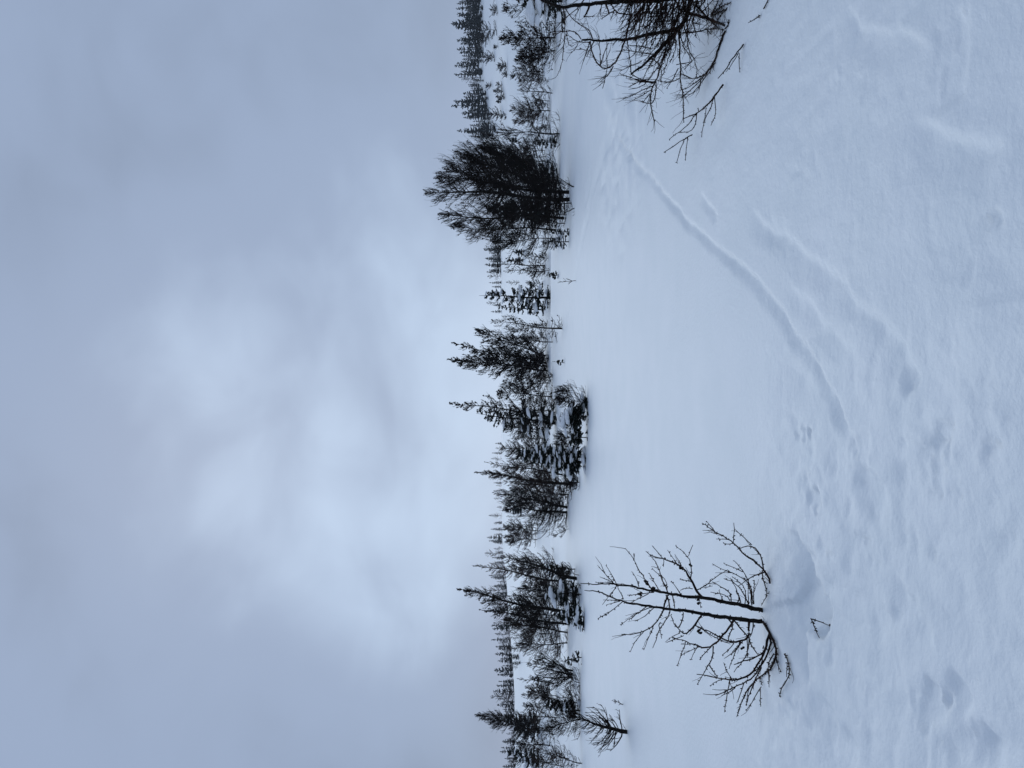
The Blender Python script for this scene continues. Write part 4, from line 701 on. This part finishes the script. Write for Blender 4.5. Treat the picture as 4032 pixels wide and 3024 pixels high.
# ------------------------------------------------------------------ far trees: a few models, one object for each tree
FARS, FARL = [], []
for i in range(5):
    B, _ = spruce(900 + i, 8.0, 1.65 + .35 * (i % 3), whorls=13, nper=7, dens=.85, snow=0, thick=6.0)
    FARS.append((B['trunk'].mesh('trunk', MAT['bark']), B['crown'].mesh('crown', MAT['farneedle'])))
for i in range(4):
    B = larch(950 + i, 7.0, 2.1, nb=60, prof='oval' if i % 2 else 'cone', tw=.3, thick=9.0, e_lo=.1, e_hi=.9)
    FARL.append((B['trunk'].mesh('trunk', MAT['bark']), B['crown'].mesh('crown', MAT['brown' if i % 2 else 'twig'])))
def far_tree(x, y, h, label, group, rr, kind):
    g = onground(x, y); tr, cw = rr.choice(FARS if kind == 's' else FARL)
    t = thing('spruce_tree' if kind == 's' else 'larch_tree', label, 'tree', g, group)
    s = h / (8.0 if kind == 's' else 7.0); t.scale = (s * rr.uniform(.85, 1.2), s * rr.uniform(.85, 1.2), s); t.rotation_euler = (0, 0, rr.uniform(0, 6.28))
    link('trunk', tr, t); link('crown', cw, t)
rr = random.Random(77)
def band(n, py0, py1, d0, d1, h0, h1, label, group, larchy=.1):
    for i in range(n):
        py = py0 + (py1 - py0) * (i + rr.random()) / n; d = rr.uniform(d0, d1)
        far_tree((1512 - py) / F * d, d, h0 + (h1 - h0) * rr.random() ** 1.6 * (.55 + .45 * math.sin(py * .021 + d) ** 2), nth(i, n, label), group, rr, 'l' if rr.random() < larchy else 's')
band(100, -160, 545, 262, 306, 3.5, 13.5, 'distant trees in the dark wood along the upper ridge', 'dark wood on the ridge at the picture top', .06)
band(14, 560, 760, 200, 290, 5.0, 8.0, 'skyline trees behind the larch thicket', 'skyline trees behind the thicket', .2)
band(16, 930, 1075, 285, 305, 4.0, 8.5, 'skyline trees beside the larch thicket', 'skyline trees beside the thicket', .12)
band(14, 1080, 1400, 285, 305, 3.0, 6.5, 'faint skyline trees behind the snow-loaded spruce', 'faint skyline trees of the middle', .4)
band(16, 1740, 2080, 285, 305, 2.0, 6.5, 'faint skyline trees behind the brown-hearted larch', 'faint skyline trees behind the brown larch', .35)
band(16, 2080, 2300, 265, 300, 3.5, 9.0, 'skyline trees behind the open gap', 'skyline clump behind the gap', .3)
band(9, 2290, 2460, 230, 270, 3.0, 9.0, 'far trees behind the big leaning larch', 'wood behind the leaning larch', .3)
band(15, 2455, 2700, 200, 250, 4.0, 8.5, 'skyline trees below the sapling cluster', 'skyline trees of the falling ridge', .25)
band(14, 2690, 2830, 150, 200, 3.0, 6.5, 'low skyline trees beside the cone-shaped larch', 'low skyline trees', .35)
band(12, 2830, 3200, 130, 200, 2.0, 5.5, 'low skyline trees at the bottom edge', 'low skyline trees at the bottom edge', .35)
band(14, 2440, 2640, 105, 130, 1.2, 2.8, 'small trees where the slope begins', 'line of small trees below the cluster', .6)
band(10, 1100, 1480, 105, 150, 1.6, 3.2, 'small trees on the open middle slope', 'small trees on the middle slope', .6)
band(8, 1930, 2160, 105, 150, 1.6, 3.2, 'small trees seen through the arching limbs', 'small trees on the slope behind the limbs', .5)

# ------------------------------------------------------------------ the hazy winter air
x0, x1, y0, y1, zmin = GBOUND
hb = Buf(); lo = (x0 - 4, y0 - 4, zmin - 1.0); hi = (x1 + 4, y1 + 4, 40.0)
hb.add([(lo[0] if i & 1 == 0 else hi[0], lo[1] if i & 2 == 0 else hi[1], lo[2] if i & 4 == 0 else hi[2]) for i in range(8)],
       [[0, 2, 3, 1], [4, 5, 7, 6], [0, 1, 5, 4], [2, 6, 7, 3], [0, 4, 6, 2], [1, 3, 7, 5]])
hm = bpy.data.materials.new('haze'); hm.use_nodes = True; ht = hm.node_tree; ht.nodes.clear()
ho = N(ht, 'ShaderNodeOutputMaterial'); hv = N(ht, 'ShaderNodeVolumePrincipled')
hv.inputs['Color'].default_value = (0.86, 0.92, 1.0, 1); hv.inputs['Density'].default_value = 0.00015; hv.inputs['Density Attribute'].default_value = ''
hv.inputs['Anisotropy'].default_value = 0.2
ht.links.new(hv.outputs[0], ho.inputs['Volume'])
try: hm.cycles.homogeneous_volume = True
except Exception: pass
haze = link('haze', hb.mesh('haze', hm)); haze['kind'] = 'stuff'; haze['label'] = 'thin cold haze over the snowfield'
